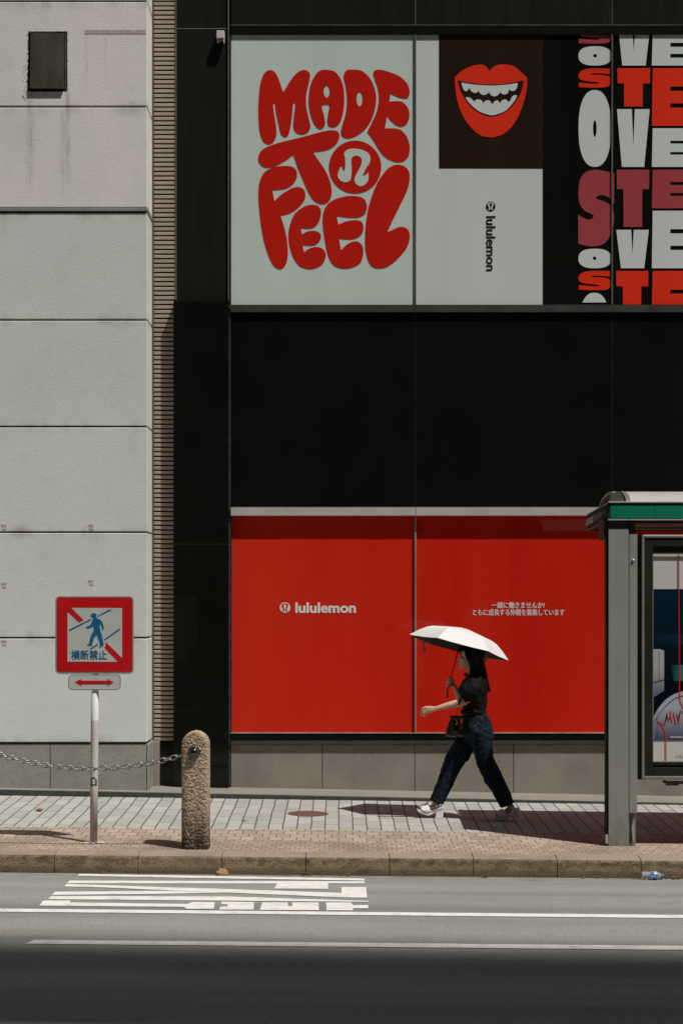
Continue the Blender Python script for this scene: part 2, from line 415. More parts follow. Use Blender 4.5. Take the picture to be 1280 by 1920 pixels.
# kerb stones with open joints
kb = MB(); j0, st = PX(102, YK), (259 - 102) / (F / YK)
i = -22
while i < 22:
    a = j0 + i * st + .0022; b = a + st - .0044
    n = 5; xs = [a + (b - a) * k / n for k in range(n + 1)]
    prof = lambda X: [(YK + .004 + random.uniform(-.002, .002), z_road(clampx(X), YK) - .05), (YK, z_road(clampx(X), YK) + .05), (YK + .004, .030 - .0094 * clampx(X) - .028),
                      (YK + .012, .030 - .0094 * clampx(X) - .009), (YK + .032, .030 - .0094 * clampx(X) + .001), (YK + .198, z_walk(clampx(X), YK + .198) + .003), (YK + .198, -.2)]
    vs = []; 
    for X in xs: vs += [(X, y, z) for y, z in prof(X)]
    m = 7; fs = [(k * m + q, k * m + q + 1, (k + 1) * m + q + 1, (k + 1) * m + q) for k in range(n) for q in range(m - 1)]
    fs += [tuple(range(m)), tuple(n * m + q for q in reversed(range(m)))]
    kb.add(vs, fs); i += 1
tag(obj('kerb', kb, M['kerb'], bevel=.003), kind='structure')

# ---- road markings (raised 4 mm)
def mark(mb, pts, dz=.004):
    mb.sheet([[on(x, y, z_road) + Vector((0, 0, dz)) for x, y in pts]])
def up(o):
    for p in o.data.polygons:
        if p.normal.z < 0: p.flip()
    return o
def subdivide_line(pts): return pts
ch = MB()
for pts in (
    [(149, 1639.5), (420, 1643.8), (683, 1648), (683, 1652), (420, 1648), (146, 1643)],
    [(131, 1652), (683, 1653.3), (683, 1657.3), (615, 1657.3), (615, 1667.4), (514, 1667), (520, 1657.6), (126, 1657.2)],
    [(125, 1658.3), (300, 1664), (460, 1669), (640, 1675), (640, 1664), (686, 1664), (688, 1684), (642, 1683.6), (460, 1676), (318, 1670.5), (200, 1665), (121, 1663)],
    [(104, 1673), (318, 1671.2), (420, 1674.5), (300, 1677), (98, 1679)],
    [(96, 1681), (300, 1681.5), (430, 1682), (560, 1686), (691, 1690.5), (691, 1692), (400, 1689.5), (91, 1687)],
    [(82, 1689.5), (133, 1689.5), (131, 1693), (352, 1696), (361, 1692), (403, 1692.6), (401, 1705), (351, 1705), (345, 1701.5), (74, 1699)],
    [(416, 1691.6), (476, 1692.4), (475.5, 1708 - 1.5), (411, 1706.5), (413.5, 1700.5), (427, 1700.2), (427, 1696.8), (414.6, 1696.8)],
    [(492, 1692.9), (539, 1693), (540, 1700), (548, 1700), (547, 1693), (597, 1693), (598, 1707.5), (487, 1707)],
    [(611, 1693), (658, 1693), (661.5, 1698), (690, 1698), (690, 1704), (661.5, 1704), (661.5, 1708), (612, 1707.8)],
): mark(ch, pts)
o = up(obj('road_lettering', ch, M['paint'])); tag(o, kind='structure')
ln = MB()
def strip(mb, Ya, Yb, x0, x1, skew=0, n=60):
    for k in range(n):
        xa, xb = x0 + (x1 - x0) * k / n, x0 + (x1 - x0) * (k + 1) / n
        vs = []
        for x, y in ((xa, Ya), (xb, Ya), (xb, Yb), (xa, Yb)):
            if k == 0 and x == xa and y == Yb: x += skew
            vs.append((x, y, z_road(clampx(x), y) + .004))
        mb.add(vs, [(0, 1, 2, 3)])
a = on(640, 1716, z_road).y; b = on(640, 1710.6, z_road).y
strip(ln, a - .01, b, -40, 40)
a = on(640, 1776.2, z_road).y; b = on(640, 1768.7, z_road).y
x0 = on(47.5, 1771.5, z_road).x
strip(ln, a, b, x0, 40, .03)
tag(obj('lane_lines', ln, M['paint']), kind='structure')

# ================================================================ LEFT BUILDING
YL = 17.35; XE = PX(276, YL)
lb = empty('concrete_building', (-4.0, YL, .15), 'pale weathered concrete building with horizontal joints and one tiny window', 'building')
wl = MB(); bk = MB()
joints = [1393, 1196, 998, 800, 600, 397.5, 200, 2, -196, -394, -592]
wx0, wx1, wz1, wz0 = PX(53, YL), PX(126, YL), PZ(60, YL), PZ(171, YL)      # window opening
for a, b in zip(joints[:-1], joints[1:]):
    zb, zt = PZ(a, YL) + .008, PZ(b, YL) - .008
    if a == 397.5: zb += .035
    if zb < wz0 and zt > wz1:
        gx, gz = (-10, wx0, wx1, XE), (zb, wz0, wz1, zt)
        for d in (0, .5):
            wl.add([(x, YL + d, z) for z in gz for x in gx], [(j * 4 + i, j * 4 + i + 1, j * 4 + i + 5, j * 4 + i + 4) for j in range(3) for i in range(3) if (i, j) != (1, 1)])
        for lp in ([(x, zb) for x in gx] + [(XE, wz0), (XE, wz1)] + [(x, zt) for x in reversed(gx)] + [(-10, wz1), (-10, wz0)], [(wx0, wz0), (wx1, wz0), (wx1, wz1), (wx0, wz1)]):
            for q in range(len(lp)):
                (xa, za), (xb, zb2) = lp[q], lp[(q + 1) % len(lp)]
                wl.add([(xa, YL, za), (xb, YL, zb2), (xb, YL + .5, zb2), (xa, YL + .5, za)], [(0, 1, 2, 3)])
    else: wl.box(-10, XE, YL, YL + .5, zb, zt)
obj('wall', wl, M['wall'], lb, bevel=.006)
bk.box(-10, XE - .02, YL + .02, YL + .46, PZ(1400, YL), PZ(185, YL)); bk.box(-10, wx0 - .001, YL + .02, YL + .46, PZ(185, YL), PZ(45, YL)); bk.box(wx1 + .001, XE - .02, YL + .02, YL + .46, PZ(185, YL), PZ(45, YL)); bk.box(-10, XE - .02, YL + .02, YL + .46, PZ(45, YL), 10.5)
obj('joint_backing', bk, M['soot'], lb)
obj('ledge_strip', MB().box(-10, XE + .004, YL - .012, YL + .5, PZ(396.0, YL), PZ(390.5, YL)), M['granite_grey'], lb, bevel=.003)
pl = MB(); zt = PZ(1395.5, YL)
for a, b in ((-9, PX(-246, YL)), (PX(-244.6, YL), PX(93.3, YL)), (PX(94.7, YL), PX(274, YL))):
    pl.box(a, b, YL + .012, YL + .5, -.3, zt)
pl.box(PX(275.2, YL), PX(279, YL), YL + .020, YL + .5, -.3, zt)
obj('plinth', pl, M['granite_grey'], lb, bevel=.003)
wf = obj('window', MB().box(wx0, wx0 + .018, YL + .04, YL + .12, wz0, wz1).box(wx1 - .026, wx1, YL + .003, YL + .12, wz0, wz1)
         .box(wx0 + .018, wx1 - .026, YL + .04, YL + .12, wz0, wz0 + .03).box(wx0 + .018, wx1 - .026, YL + .02, YL + .12, wz1 - .018, wz1), M['frame_dark'], lb)
q0, q1, q2, q3 = PX(57.2, YL), PX(121, YL), PZ(167.5, YL), PZ(62, YL)          # top hung pane, open a crack
obj('pane', MB().add([(q0, YL - .030, q2), (q1, YL - .030, q2), (q1, YL - .004, q3), (q0, YL - .004, q3), (q0, YL + .005, q2 + .002), (q1, YL + .005, q2 + .002), (q1, YL + .03, q3), (q0, YL + .03, q3)],
    [(0, 1, 2, 3), (4, 7, 6, 5), (0, 4, 5, 1), (3, 2, 6, 7), (0, 3, 7, 4), (1, 5, 6, 2)]), M['glass_dark'], wf, bevel=.002)
obj('jamb', MB().box(PX(122.6, YL), PX(124.2, YL), YL - .004, YL + .01, wz0 + .02, wz1 - .01), M['mullion'], wf)
obj('back', MB().box(wx0 + .018, wx1 - .026, YL + .10, YL + .12, wz0 + .03, wz1 - .018), M['dark'], wf)
sb = MB()                                       # ragged sealant around the opening
for (xa, za, xb, zb_) in ((wx0, wz0, wx0, wz1), (wx1, wz0, wx1, wz1), (wx0, wz1, wx1, wz1), (wx0, wz0, wx1, wz0)):
    n = 34
    for k in range(n):
        t = (k + random.random()) / n; r = random.uniform(.002, .0055)
        sb.ell((xa + (xb - xa) * t + random.uniform(-.006, .006), YL, za + (zb_ - za) * t + random.uniform(-.006, .006)), (r * random.uniform(.7, 2), .005, r), 6, 4)
for k in range(26):
    sb.ell((wx0 - random.uniform(.01, .05), YL, random.uniform(wz0 - .1, wz0 + .25)), (random.uniform(.002, .006), .003, random.uniform(.0015, .004)), 6, 4)
obj('sealant', sb, M['soot'], wf)
obj('repair_strip', MB().box(PX(160, YL), PX(274, YL), YL - .0025, YL + .01, PZ(63.5, YL), PZ(56, YL)), M['concrete_patch'], lb)
for (qx, qy) in ((171, 988), (171, 1092), (8, 988), (8, 1097), (8, 1205)):
    sm = MB()
    for (u0, u1, v0, v1) in ((-5, -2.5, -5, 5), (-5, 5, -5, -2.6), (-1, 1.5, -1.5, 4.5), (2.5, 4.6, -2, 5), (-2, 4, 3.2, 5.2)):
        sm.pbox(qx + u0, qx + u1, qy + v0, qy + v1, YL - .0015 - .0004 * u1, .004)
    obj('glue_mark', sm, M['stain'], lb)

# ================================================================ STORE BUILDING
W = 17.80
sbuild = empty('store_building', (2.5, W, .1), 'black clad shop building with red lower window and poster filled upper windows', 'building')
def part(name, mb, mat, parent=None, **k): return obj(name, mb, mat, parent or sbuild, **k)
YLV = W + .016
XR = 9.0
part('structure_core', MB().box(PX(284, YLV), XR, W + .14, W + 6, -.2, 10.5), M['dark'])
# louvre bay
lv = MB(); pitch = 8.62 / (F / YLV); z = PZ(1389, YLV)
while z < 10.3:
    x0, x1 = PX(288.6, YLV), PX(328.2, YLV)
    t = .030
    lv.add([(x0, YLV, z), (x1, YLV, z), (x1, YLV, z + t), (x0, YLV, z + t), (x0, YLV + .035, z + .006), (x1, YLV + .035, z + .006), (x1, YLV + .035, z + t + .004), (x0, YLV + .035, z + t + .004)],
           [(0, 1, 2, 3), (3, 2, 6, 7), (0, 4, 5, 1), (4, 7, 6, 5), (0, 3, 7, 4), (1, 5, 6, 2)])
    z += pitch
lo = part('louvre', lv, M['tan'], bevel=.003)
part('louvre_frame', MB().box(PX(284.6, YLV), PX(288.4, YLV), YLV - .015, YLV + .05, PZ(1393, YLV), 10.4).box(PX(328.3, YLV), PX(332, YLV), YLV - .006, YLV + .05, PZ(563, YLV), 10.4), M['tan_dark'], bevel=.002)
part('niche_base', MB().box(PX(281, YLV), PX(300, YLV), YLV - .05, YLV + .08, -.1, PZ(1390, YLV)), M['granite'], bevel=.003)
part('niche_panel', MB().box(PX(300.3, YLV), PX(326, YLV), YLV - .01, YLV + .08, -.1, PZ(1391, YLV)), M['black'])
# left column
YC = W - .092; YCU = W + .006
part('column_cladding', MB().box(PX(325.3, YC), PX(428.6, YC), YC, W + .14, PZ(1019.6, YC), PZ(564, YC)).box(PX(325.3, YC), PX(428.6, YC), YC, W + .14, -.1, PZ(1020.6, YC)), M['black_low'], bevel=.002)
part('column_joint', MB().box(PX(325.8, YC), PX(428.2, YC), YC + .002, YC + .02, PZ(1020.6, YC), PZ(1019.6, YC)), M['step_dark'])
part('upper_cladding', MB().box(PX(332.4, YCU), PX(427.4, YCU), YCU, W + .14, PZ(563, YCU) - .02, PZ(54.6, YCU)).box(PX(332.4, YCU), PX(427.4, YCU), YCU, W + .14, PZ(52.6, YCU), 10.4), M['green_black'])
part('upper_joint', MB().box(PX(332.4, YCU), PX(427.4, YCU), YCU - .002, W + .13, PZ(54.4, YCU), PZ(52.9, YCU)), M['joint'])
part('corner_trim', MB().box(PX(427.6, W), PX(429.6, W), W - .012, W + .1, PZ(564, W), 10.4), M['joint'])
part('corner_trim', MB().box(PX(429.0, W), PX(432.2, W), W - .012, W + .1, PZ(1478, W), PZ(572, W)), M['step_dark'])
rv = [PX(*q) for q in ((778.6, W), (1147, W))] + [PX(1515.4, W)]
XL = PX(432.6, W)
def bays(mb, Y, d, py0, py1, gap=.005, zt=None):
    e = [XL] + rv + [XR]
    for a, b in zip(e[:-1], e[1:]):
        mb.box(a + gap, b - gap, Y, Y + d, PZ(py1, Y), zt if zt else PZ(py0, Y))
    return mb
part('fascia_panel', bays(MB(), W, .14, 0, 45.5, zt=10.4), M['green_black'])
part('head_trim', MB().box(XL, XR, W - .004, W + .1, PZ(47.8, W), PZ(46.2, W)), M['mullion'])
part('window_head', bays(MB(), W - .012, .15, 48.4, 64.6, .001), M['black'])
part('window_sill', bays(MB(), W - .03, .17, 571.5, 585, .001), M['ledge'])
part('spandrel_panel', bays(MB(), W, .14, 585.4, 950.0, .003), M['black_low'])
for q in rv[:2]: part('joint_strip', MB().box(q - .003, q + .003, W + .003, W + .1, PZ(950, W), PZ(585.4, W)), M['step_dark'])
part('canopy_strip', bays(MB(), W - .035, .17, 951.6, 966.8, .002), M['sill'], bevel=.002)
part('strip_flashing', MB().box(XL, XR, W - .020, W + .1, PZ(951.2, W), PZ(950.2, W)), M['mullion'])
# lower band, ledge, granite base
part('base_band', bays(MB(), W - .02, .16, 1375.5, 1388.6, .002), M['black'])
part('base_trim', MB().box(XL, XR, W - .026, W + .1, PZ(1375.2, W), PZ(1373.6, W)), M['mullion_light'])
part('base_ledge', bays(MB(), W - .03, .17, 1389.2, 1396.4, .001), M['ledge'], bevel=.002)
gr = MB()
edges = [432.6, 604, 777, 962, 1138, 1315, 1492, 1670, 1850, 2030, 2210]
for a, b in zip(edges[:-1], edges[1:]): gr.box(PX(a, W) + .003, PX(b, W) - .003, W, W + .12, -.3, PZ(1396.8, W))
part('granite_base', gr, M['granite'], bevel=.003)
# upper windows: pane + prints
YP = W + .006
uw = part('upper_window', MB().box(XL + .004, rv[0] - .008, YP, YP + .02, PZ(571.3, YP), PZ(64.8, YP)), M['film_green'])
uw.data.name = 'pane'
part('film_seam', MB().box(PX(604.6, YP), PX(605.3, YP), YP - .0012, YP + .001, PZ(571, YP), PZ(66, YP)), M['ink_white'], uw)
T1 = lambda x, y: (420 + x / 3.368, 50 + y / 3.368)
Z1 = YP - .003
GLY = [
 [[(298,274),(330,300),(350,345),(365,390),(376,412,1),(395,380),(430,325),(465,288),(505,273),(535,285),(543,315),(530,380),(518,440),(520,510),(535,580),(545,630),(530,665),(495,680),(455,668),(438,630),(442,560),(450,500),(445,483),(436,490),(430,560),(418,640),(405,685),(385,697),(360,680),(345,620),(328,540),(322,490),(315,484),(310,500),(320,570),(330,640),(330,690),(310,730),(278,742),(245,720),(225,660),(217,560),(220,450),(232,350),(258,290)]],
 [[(645,272),(700,285),(740,340),(758,420),(755,520),(735,600),(700,633),(665,630),(652,605),(655,565),(665,510),(663,496),(640,492),(620,497),(617,510),(630,560),(638,610),(625,640),(600,645),(570,615),(545,550),(534,470),(545,370),(580,300),(610,277)], ('e',648,410,19,38)],
 [[(775,275),(820,271),(870,280),(920,325),(950,390),(960,460),(945,550),(905,630),(850,680),(790,705),(750,695),(738,665),(750,610),(770,540),(776,460),(768,380),(755,310)], ('e',855,457,19,45)],
 [[(970,271),(1040,285),(1110,315),(1155,360),(1171,410),(1160,448),(1130,452),(1090,440),(1050,422,1),(1043,473,1),(1090,470),(1130,478),(1160,515),(1170,560),(1155,610),(1120,631),(1085,620),(1050,590),(1030,563,1),(1014,642,1),(1060,642),(1110,650),(1150,690),(1171,750),(1165,815),(1130,850),(1080,853),(1020,825),(980,780),(940,715),(903,665,1),(935,600),(965,530),(977,460),(970,390),(950,330),(942,290)]],
 [[(230,790),(270,760),(340,735),(430,712),(520,690),(610,665),(680,654),(720,665),(727,700),(705,745),(660,775),(610,787),(575,790),(567,800),(600,850),(640,910),(670,980),(680,1040),(670,1090),(640,1118),(600,1117),(560,1090),(525,1030),(495,960),(465,890),(442,822),(430,815),(380,850),(310,885),(255,888),(222,860),(217,825)]],
 [[(310,890),(360,880),(420,882),(455,905),(460,950),(435,995),(390,1022),(340,1030),(305,1031,1),(318,1102,1),(350,1070),(400,1035),(450,1013),(495,1020),(513,1055),(505,1100),(460,1150),(410,1180),(356,1193,1),(375,1250),(395,1330),(403,1420),(395,1490),(370,1525),(345,1530),(310,1505),(275,1430),(245,1320),(225,1180),(217,1060),(225,980),(255,920)]],
 [[(570,1125),(600,1138),(612,1175),(600,1230),(570,1265),(530,1275),(483,1271,1),(492,1312,1),(530,1292),(575,1290),(608,1308),(608,1345),(580,1375),(540,1382),(495,1379,1),(505,1425,1),(540,1400),(590,1391),(630,1410),(642,1450),(620,1500),(570,1527),(520,1528),(470,1505),(430,1440),(408,1350),(412,1270),(440,1190),(490,1145),(530,1128)]],
 [[(760,1072),(830,1070),(880,1085),(902,1130),(890,1180),(850,1203),(790,1205),(710,1196,1),(722,1250,1),(770,1230),(830,1222),(870,1235),(880,1275),(865,1315),(820,1340),(770,1342),(725,1339,1),(738,1412,1),(770,1380),(810,1358),(850,1360),(875,1390),(878,1440),(860,1490),(810,1520),(750,1527),(690,1505),(655,1440),(635,1340),(622,1230),(635,1150),(680,1100)]],
 [[(1100,871),(1150,890),(1171,940),(1160,1020),(1120,1110),(1070,1210),(1030,1297,1),(1060,1285),(1095,1268),(1135,1266),(1165,1290),(1171,1340),(1150,1400),(1100,1460),(1040,1510),(980,1527),(930,1510),(900,1450),(890,1360),(897,1230),(920,1110),(965,990),(1020,910),(1060,880)]],
]
for gl in GLY:
    loops = [spline(l) if not isinstance(l, tuple) else ellipse(*l[1:]) for l in gl]
    decal('letter', loops, Z1, M['ink_red'], uw, T1)
OMEGA = [(738,885),(748,905),(758,915,1),(765,880),(763,830),(758,800),(775,778),(810,770),(860,775),(905,795),(923,825),(918,860),(895,895),(872,942,1),(892,938),(910,920,1),(911,960),(900,985),(880,1003),(860,1007),(835,995),(823,965),(835,930),(855,895),(868,860),(865,830),(845,817),(825,815),(805,830),(803,860),(805,900),(803,940),(795,970),(770,982),(740,975),(718,950),(722,915)]
OM = spline(OMEGA, 4)
decal('emblem', [ellipse(827, 886, 165, 167, 48)], Z1, M['ink_red'], uw, T1)
decal('emblem', [OM], Z1 - .002, M['film_green'], uw, T1)
def emblem(cx, cy, r, Y, m1, m2, parent, rot=False):
    decal('emblem', [ellipse(cx, cy, r, r, 32)], Y, m1, parent)
    ol = [(-70, 72), (-50, 68), (-38, 55), (-38, 25), (-58, -15), (-70, -45), (-62, -70), (-38, -84), (0, -88)]
    il = [(-45, 84), (-16, 72), (-7, 45), (-14, 10), (-28, -25), (-33, -52), (-21, -69), (0, -75)]
    pts = ol + [(-x, y) for x, y in ol[-2::-1]] + [(-x, y) for x, y in il[:-1]] + il[::-1]
    L = [(x / 110 * r, y / 110 * r) for x, y in pts]
    decal('emblem', [[(cx + x, cy + y) for x, y in L]], Y - .002, m2, parent)
uw2 = part('upper_window', MB().box(rv[0] + .006, rv[1] - .006, YP, YP + .02, PZ(571.3, YP), PZ(64.8, YP)), M['film_white'])
T2 = lambda x, y: (770 + x / 2.51, 50 + y / 2.51)
decal('brown_panel', [[(822.5, 64.8), (1017, 64.8), (1017, 316), (822.5, 315.5)]], YP - .002, M['film_brown'], uw2)
decal('black_panel', [[(1017, 64.8), (1146, 64.8), (1146, 571.2), (1017, 571.2)]], YP - .0025, M['film_black'], uw2)
decal('lips', [spline([(206,240,1),(235,210),(280,187),(325,178),(350,185),(370,208,1),(390,188),(425,177),(480,185),(520,215),(547,243,1),(543,300),(525,370),(495,440),(450,495),(400,518),(370,521),(320,508),(270,460),(235,400),(212,320)], 4)], YP - .005, M['ink_bright'], uw2, T2)
decal('mouth', [spline([(220,252,1),(300,268),(375,272),(450,268),(530,252,1),(520,300),(490,355),(450,395),(400,417),(370,419),(320,400),(275,360),(240,310)], 4)], YP - .0075, M['film_brown'], uw2, T2)
decal('teeth', [spline([(238,263,1),(300,273),(375,277),(440,274),(502,265,1),(497,290),(485,302),(472,302),(461,294,1),(455,312),(440,319),(428,316),(420,308,1),(408,322),(392,328),(376,322),(367,308,1),(352,320),(335,320),(322,310),(318,302,1),(305,312),(290,308),(280,299),(277,288,1),(262,303),(250,300),(242,285)], 3)], YP - .010, M['ink_white'], uw2, T2)
decal('teeth', [spline([(258,335),(275,333),(286,341),(298,352,1),(310,342),(325,344),(337,352),(338,365,1),(347,351),(360,346),(372,350),(382,367,1),(392,352),(408,347),(418,362,1),(428,347),(445,342),(458,355,1),(468,345),(473,333),(485,322),(499,325,1),(485,352),(445,395),(400,413),(370,416),(320,398),(280,365)], 3)], YP - .010, M['ink_white'], uw2, T2)
emblem(919.3, 387, 9, YP - .003, M['ink_black'], M['film_white'], uw2, True)
text('lettering', 'lululemon', (910.5, 405, 928.5, 508), YP - .003, M['ink_black'], uw2, .018, rot=True)
uw3 = part('upper_window', MB().box(rv[1] + .006, rv[2] - .006, YP, YP + .02, PZ(571.3, YP), PZ(64.8, YP)), M['film_black'])
part('upper_window', MB().box(rv[2] + .006, XR, YP, YP + .02, PZ(571.3, YP), PZ(64.8, YP)), M['film_black'])
part('mullion', MB().box(rv[0] - .0075, rv[0] + .0055, W - .012, YP + .01, PZ(571.4, W), PZ(64.7, W)), M['mullion'])
part('mullion', MB().box(rv[1] - .0095, rv[1] + .0045, W - .012, YP + .01, PZ(571.4, W), PZ(64.7, W)), M['mullion'])
part('mullion', MB().box(PX(430.8, W), XL + .003, W - .008, YP + .01, PZ(571.4, W), PZ(64.7, W)), M['dark'])
for q in rv[:2]: part('joint_trim', MB().box(q - .0045, q + .0045, W + .001, W + .1, PZ(45.4, W), 10.3), M['mullion'])
def clip_y(l, y0=None, y1=None):
    return [(x, y) for x, y in l if (y0 is None or y >= y0) and (y1 is None or y <= y1)]
ZD = YP - .0055
WIDE_S = [(935,197,1),(850,196),(805,205),(788,225),(792,245),(820,256),(880,262),(884,266),(878,269),(830,267),(790,262,1),(788,285,1),(860,287),(920,284),(942,265),(940,240),(905,228),(850,225),(848,222),(852,219),(900,220),(935,224,1)]
TALL_S = [(955,690,1),(915,680),(865,673),(820,685),(795,720),(787,775),(792,830),(815,865),(853,884),(858,890),(852,903),(835,908),(810,900),(786,883,1),(786,1022,1),(830,1032),(870,1033),(915,1015),(945,960),(955,900),(945,850),(915,825),(875,812),(870,803),(885,793),(915,796),(940,812),(955,835,1)]
def lett(name, loops, mat, par): return decal(name, loops, ZD, mat, par, T2)
def s_shape(base, dy=0, y0=None):
    l = spline([(p[0], p[1] + dy, *p[2:]) for p in base], 3)
    return [clip_y(l, y0)]
lett('letter', s_shape(WIDE_S, -207, 38), M['ink_pink'], uw2)
lett('letter', [ellipse(865, 137.5, 78, 45.5, 36, 2.5), ellipse(865, 137, 8.5, 8.5, 12)], M['ink_white'], uw2)
lett('letter', s_shape(WIDE_S), M['ink_bright'], uw2)
lett('letter', [ellipse(864, 479, 76.5, 181, 48, 2.35), ellipse(864, 480, 8.5, 40, 20)], M['ink_white'], uw2)
lett('letter', s_shape(TALL_S), M['ink_pink'], uw2)
lett('letter', [ellipse(864, 1091, 77, 46, 36, 2.5), ellipse(863, 1090, 8.5, 8.5, 12)], M['ink_white'], uw2)
lett('letter', s_shape(WIDE_S, 953), M['ink_bright'], uw2)
lett('letter', [clip_y(ellipse(862, 1432, 76, 180, 48, 2.35), None, 1308)], M['ink_white'], uw2)
for pts, mt in (
    ([(978,38),(1042,38),(1047,115),(1052,38),(1120,38),(1103,183),(993,183)], 'ink_white'),
    ([(970,195),(1124,195),(1123,267),(1090,267),(1089,376),(1002,376),(1001,267),(971,267)], 'ink_bright'),
    ([(968,388),(1038,388),(1045,562),(1052,388),(1122,388),(1096,660),(991,660)], 'ink_white'),
    ([(967,673),(1120,673),(1119,765),(1087,765),(1086,943),(999,943),(998,765),(968,765)], 'ink_pink'),
    ([(965,956),(1035,956),(1041,1072),(1047,956),(1118,956),(1096,1137),(987,1137)], 'ink_white'),
    ([(964,1149),(1116,1149),(1115,1222),(1083,1222),(1082,1308),(996,1308),(995,1222),(965,1222)], 'ink_bright')):
    lett('letter', [pts], M[mt], uw3)
def Eshape(y0, y1, n1, n2, x0=1132, nx=1219, xr=1292):
    p = [(x0 + 4, y0), (xr, y0)]
    for n in (n1, n2):
        if n: p += [(xr, n[0]), (nx, n[0]), (nx, n[1]), (xr, n[1])]
    return p + [(xr, y1), (x0, y1)]
for a, mt in (((38, 183, (76, 95), (128, 146)), 'ink_white'), ((195, 467, (282, 302), (361, 381)), 'ink_bright'), ((478, 660, (537, 550), (590, 602)), 'ink_white'),
              ((673, 855, (731, 745), (783, 796)), 'ink_pink'), ((866, 1137, (953, 973), (1031, 1051)), 'ink_white'), ((1149, 1308, (1238, 1256), None), 'ink_bright')):
    lett('letter', [Eshape(*a)], M[mt], uw3)
# red shop windows
YR = W + .040
for a, b in ((XL + .006, rv[0] - .010), (rv[0] + .010, rv[1] - .008), (rv[1] + .008, rv[2] - .01), (rv[2] + .01, XR)):
    q = part('shop_window', MB().box(a, b, YR, YR + .02, PZ(1373.8, YR) - .02, PZ(967, YR) + .02), M['red_window'])
    if b < 1: sw1 = q
    elif b < 3.2: sw2 = q
part('mullion', MB().box(rv[0] - .009, rv[0] + .009, YR - .022, YR + .01, PZ(1373.4, W), PZ(966.6, W)), M['mullion_light'], bevel=.003)
part('mullion', MB().box(rv[1] - .009, rv[1] + .009, YR - .022, YR + .01, PZ(1373.4, W), PZ(966.6, W)), M['mullion_light'], bevel=.003)
emblem(534.3, 1139.3, 10, YR - .003, M['text_white'], M['red_window'], sw1)
text('lettering', 'lululemon', (553.5, 1129.5, 667, 1149.5), YR - .003, M['text_white'], sw1, .034)
text('lettering', '一緒に働きませんか?', (921, 1128.5, 1020, 1140.5), YR - .003, M['text_white'], sw2, copies=4, fat=.45)
text('lettering', 'ともに成長する仲間を募集しています', (886, 1142, 1057, 1154), YR - .003, M['text_white'], sw2, copies=4, fat=.45)
# security device on the column
sc = empty('wall_camera', P(413, 60, YCU), 'small white boxy security camera high on the black column beside the poster window', 'camera')
obj('housing', MB().pbox(405.8, 420.6, 57, 71.5, YCU - .085, .085), M['white_plastic'], sc, bevel=.006)
obj('side_plate', MB().pbox(418.8, 420.6, 71, 80, YCU - .075, .05), M['white_plastic'], sc, bevel=.003)
hb = MB(); hb.ell(P(410, 77, YCU - .045), (.018, .03, .018)); hb.tube([P(407, 80, YCU - .05), P(413, 75, YCU - .04), P(418, 73, YCU - .03)], .008)
hb.ell(P(416, 75.5, YCU - .05), (.012, .02, .012))
obj('lens_mount', hb, M['brass'], sc, smooth=True)

# ---- long low step
stp = MB()
xs = [-20 + .5 * i for i in range(81)]
zs = lambda x: z_step(clampx(x))
vs = []; 
for x in xs: vs += [(x, YS, -.3), (x, YS, zs(x)), (x, 18.0, zs(x))]
stp.add(vs, [(3 * i + k, 3 * i + 3 + k, 3 * i + 4 + k, 3 * i + 1 + k) for i in range(80) for k in (0, 1)])
st_o = obj('step', stp, M['step']); tag(st_o, 'long low stone step running along the foot of both buildings', 'step')
rs = MB(); xx = -20.0
while xx < 20:
    a, b = xx + .002, xx + .898
    rs.add([(x, y, z) for x in (a, b) for y, z in ((YS - .012, -.3), (YS - .012, zs((a + b) / 2 if 0 else x) - .006), (YS - .002, -.3), (YS - .002, zs(x) - .006))],
           [(0, 1, 5, 4), (1, 3, 7, 5), (0, 2, 3, 1), (4, 5, 7, 6)])
    xx += .9
obj('riser', rs, M['step_dark'], st_o)

# ================================================================ BUILDING ACROSS THE STREET (casts the shade on the near lanes)
def opp_mat():
    g = G('dim_facade'); x, y, z = g.xyz()
    g.col(g.mix(g.noise(.4, 3), c4((.06, .058, .05)), c4((.10, .095, .08)))); g.set(Roughness=.7); return g.m
OPY = -3.2; ang = math.radians(2.5)
def rot_op(mb):
    mb.v = [(x * math.cos(ang) + (y - OPY) * math.sin(ang), OPY + (y - OPY) * math.cos(ang) - x * math.sin(ang), z) for x, y, z in mb.v]; return mb
ob = empty('office_building', (0, OPY, 0), 'tall office building across the street whose shade covers the nearest lanes', 'building')
HT = 36.6; HS = 45.1
fb = MB().box(-45, 70, OPY - 12, OPY - .35, -.3, HT)
for k in range(13): fb.box(-45, 70, OPY - .35, OPY, 3.3 * k + 3.2 - .5, 3.3 * k + 3.2 + .7)
for k in range(9): fb.box(-45 + 14 * k, -44.6 + 14 * k, OPY - 1.2, OPY - .36, HT, HS)
sc_ = [(HT, 37.05), (37.52, 42.30), (42.60, 43.6)]           # unseen roof screen added to shape light bands; slats thin out towards its top
zq = 43.6; k = 0
while zq < 45.7:
    sc_.append((zq + .02 + .014 * k, zq + .2)); zq += .2; k += 1
for za, zb in sc_: fb.box(-45, 70, OPY - .012, OPY, za, zb)
obj('facade', rot_op(fb), opp_mat(), ob)
pc = MB()
for k in range(29): pc.box(-45 + 4 * k, -45 + 4 * k + .5, OPY - .34, OPY + .05, -.2, HT - .1)
obj('pilasters', rot_op(pc), simple('pale_pilaster', (.30, .29, .26), .7), ob)

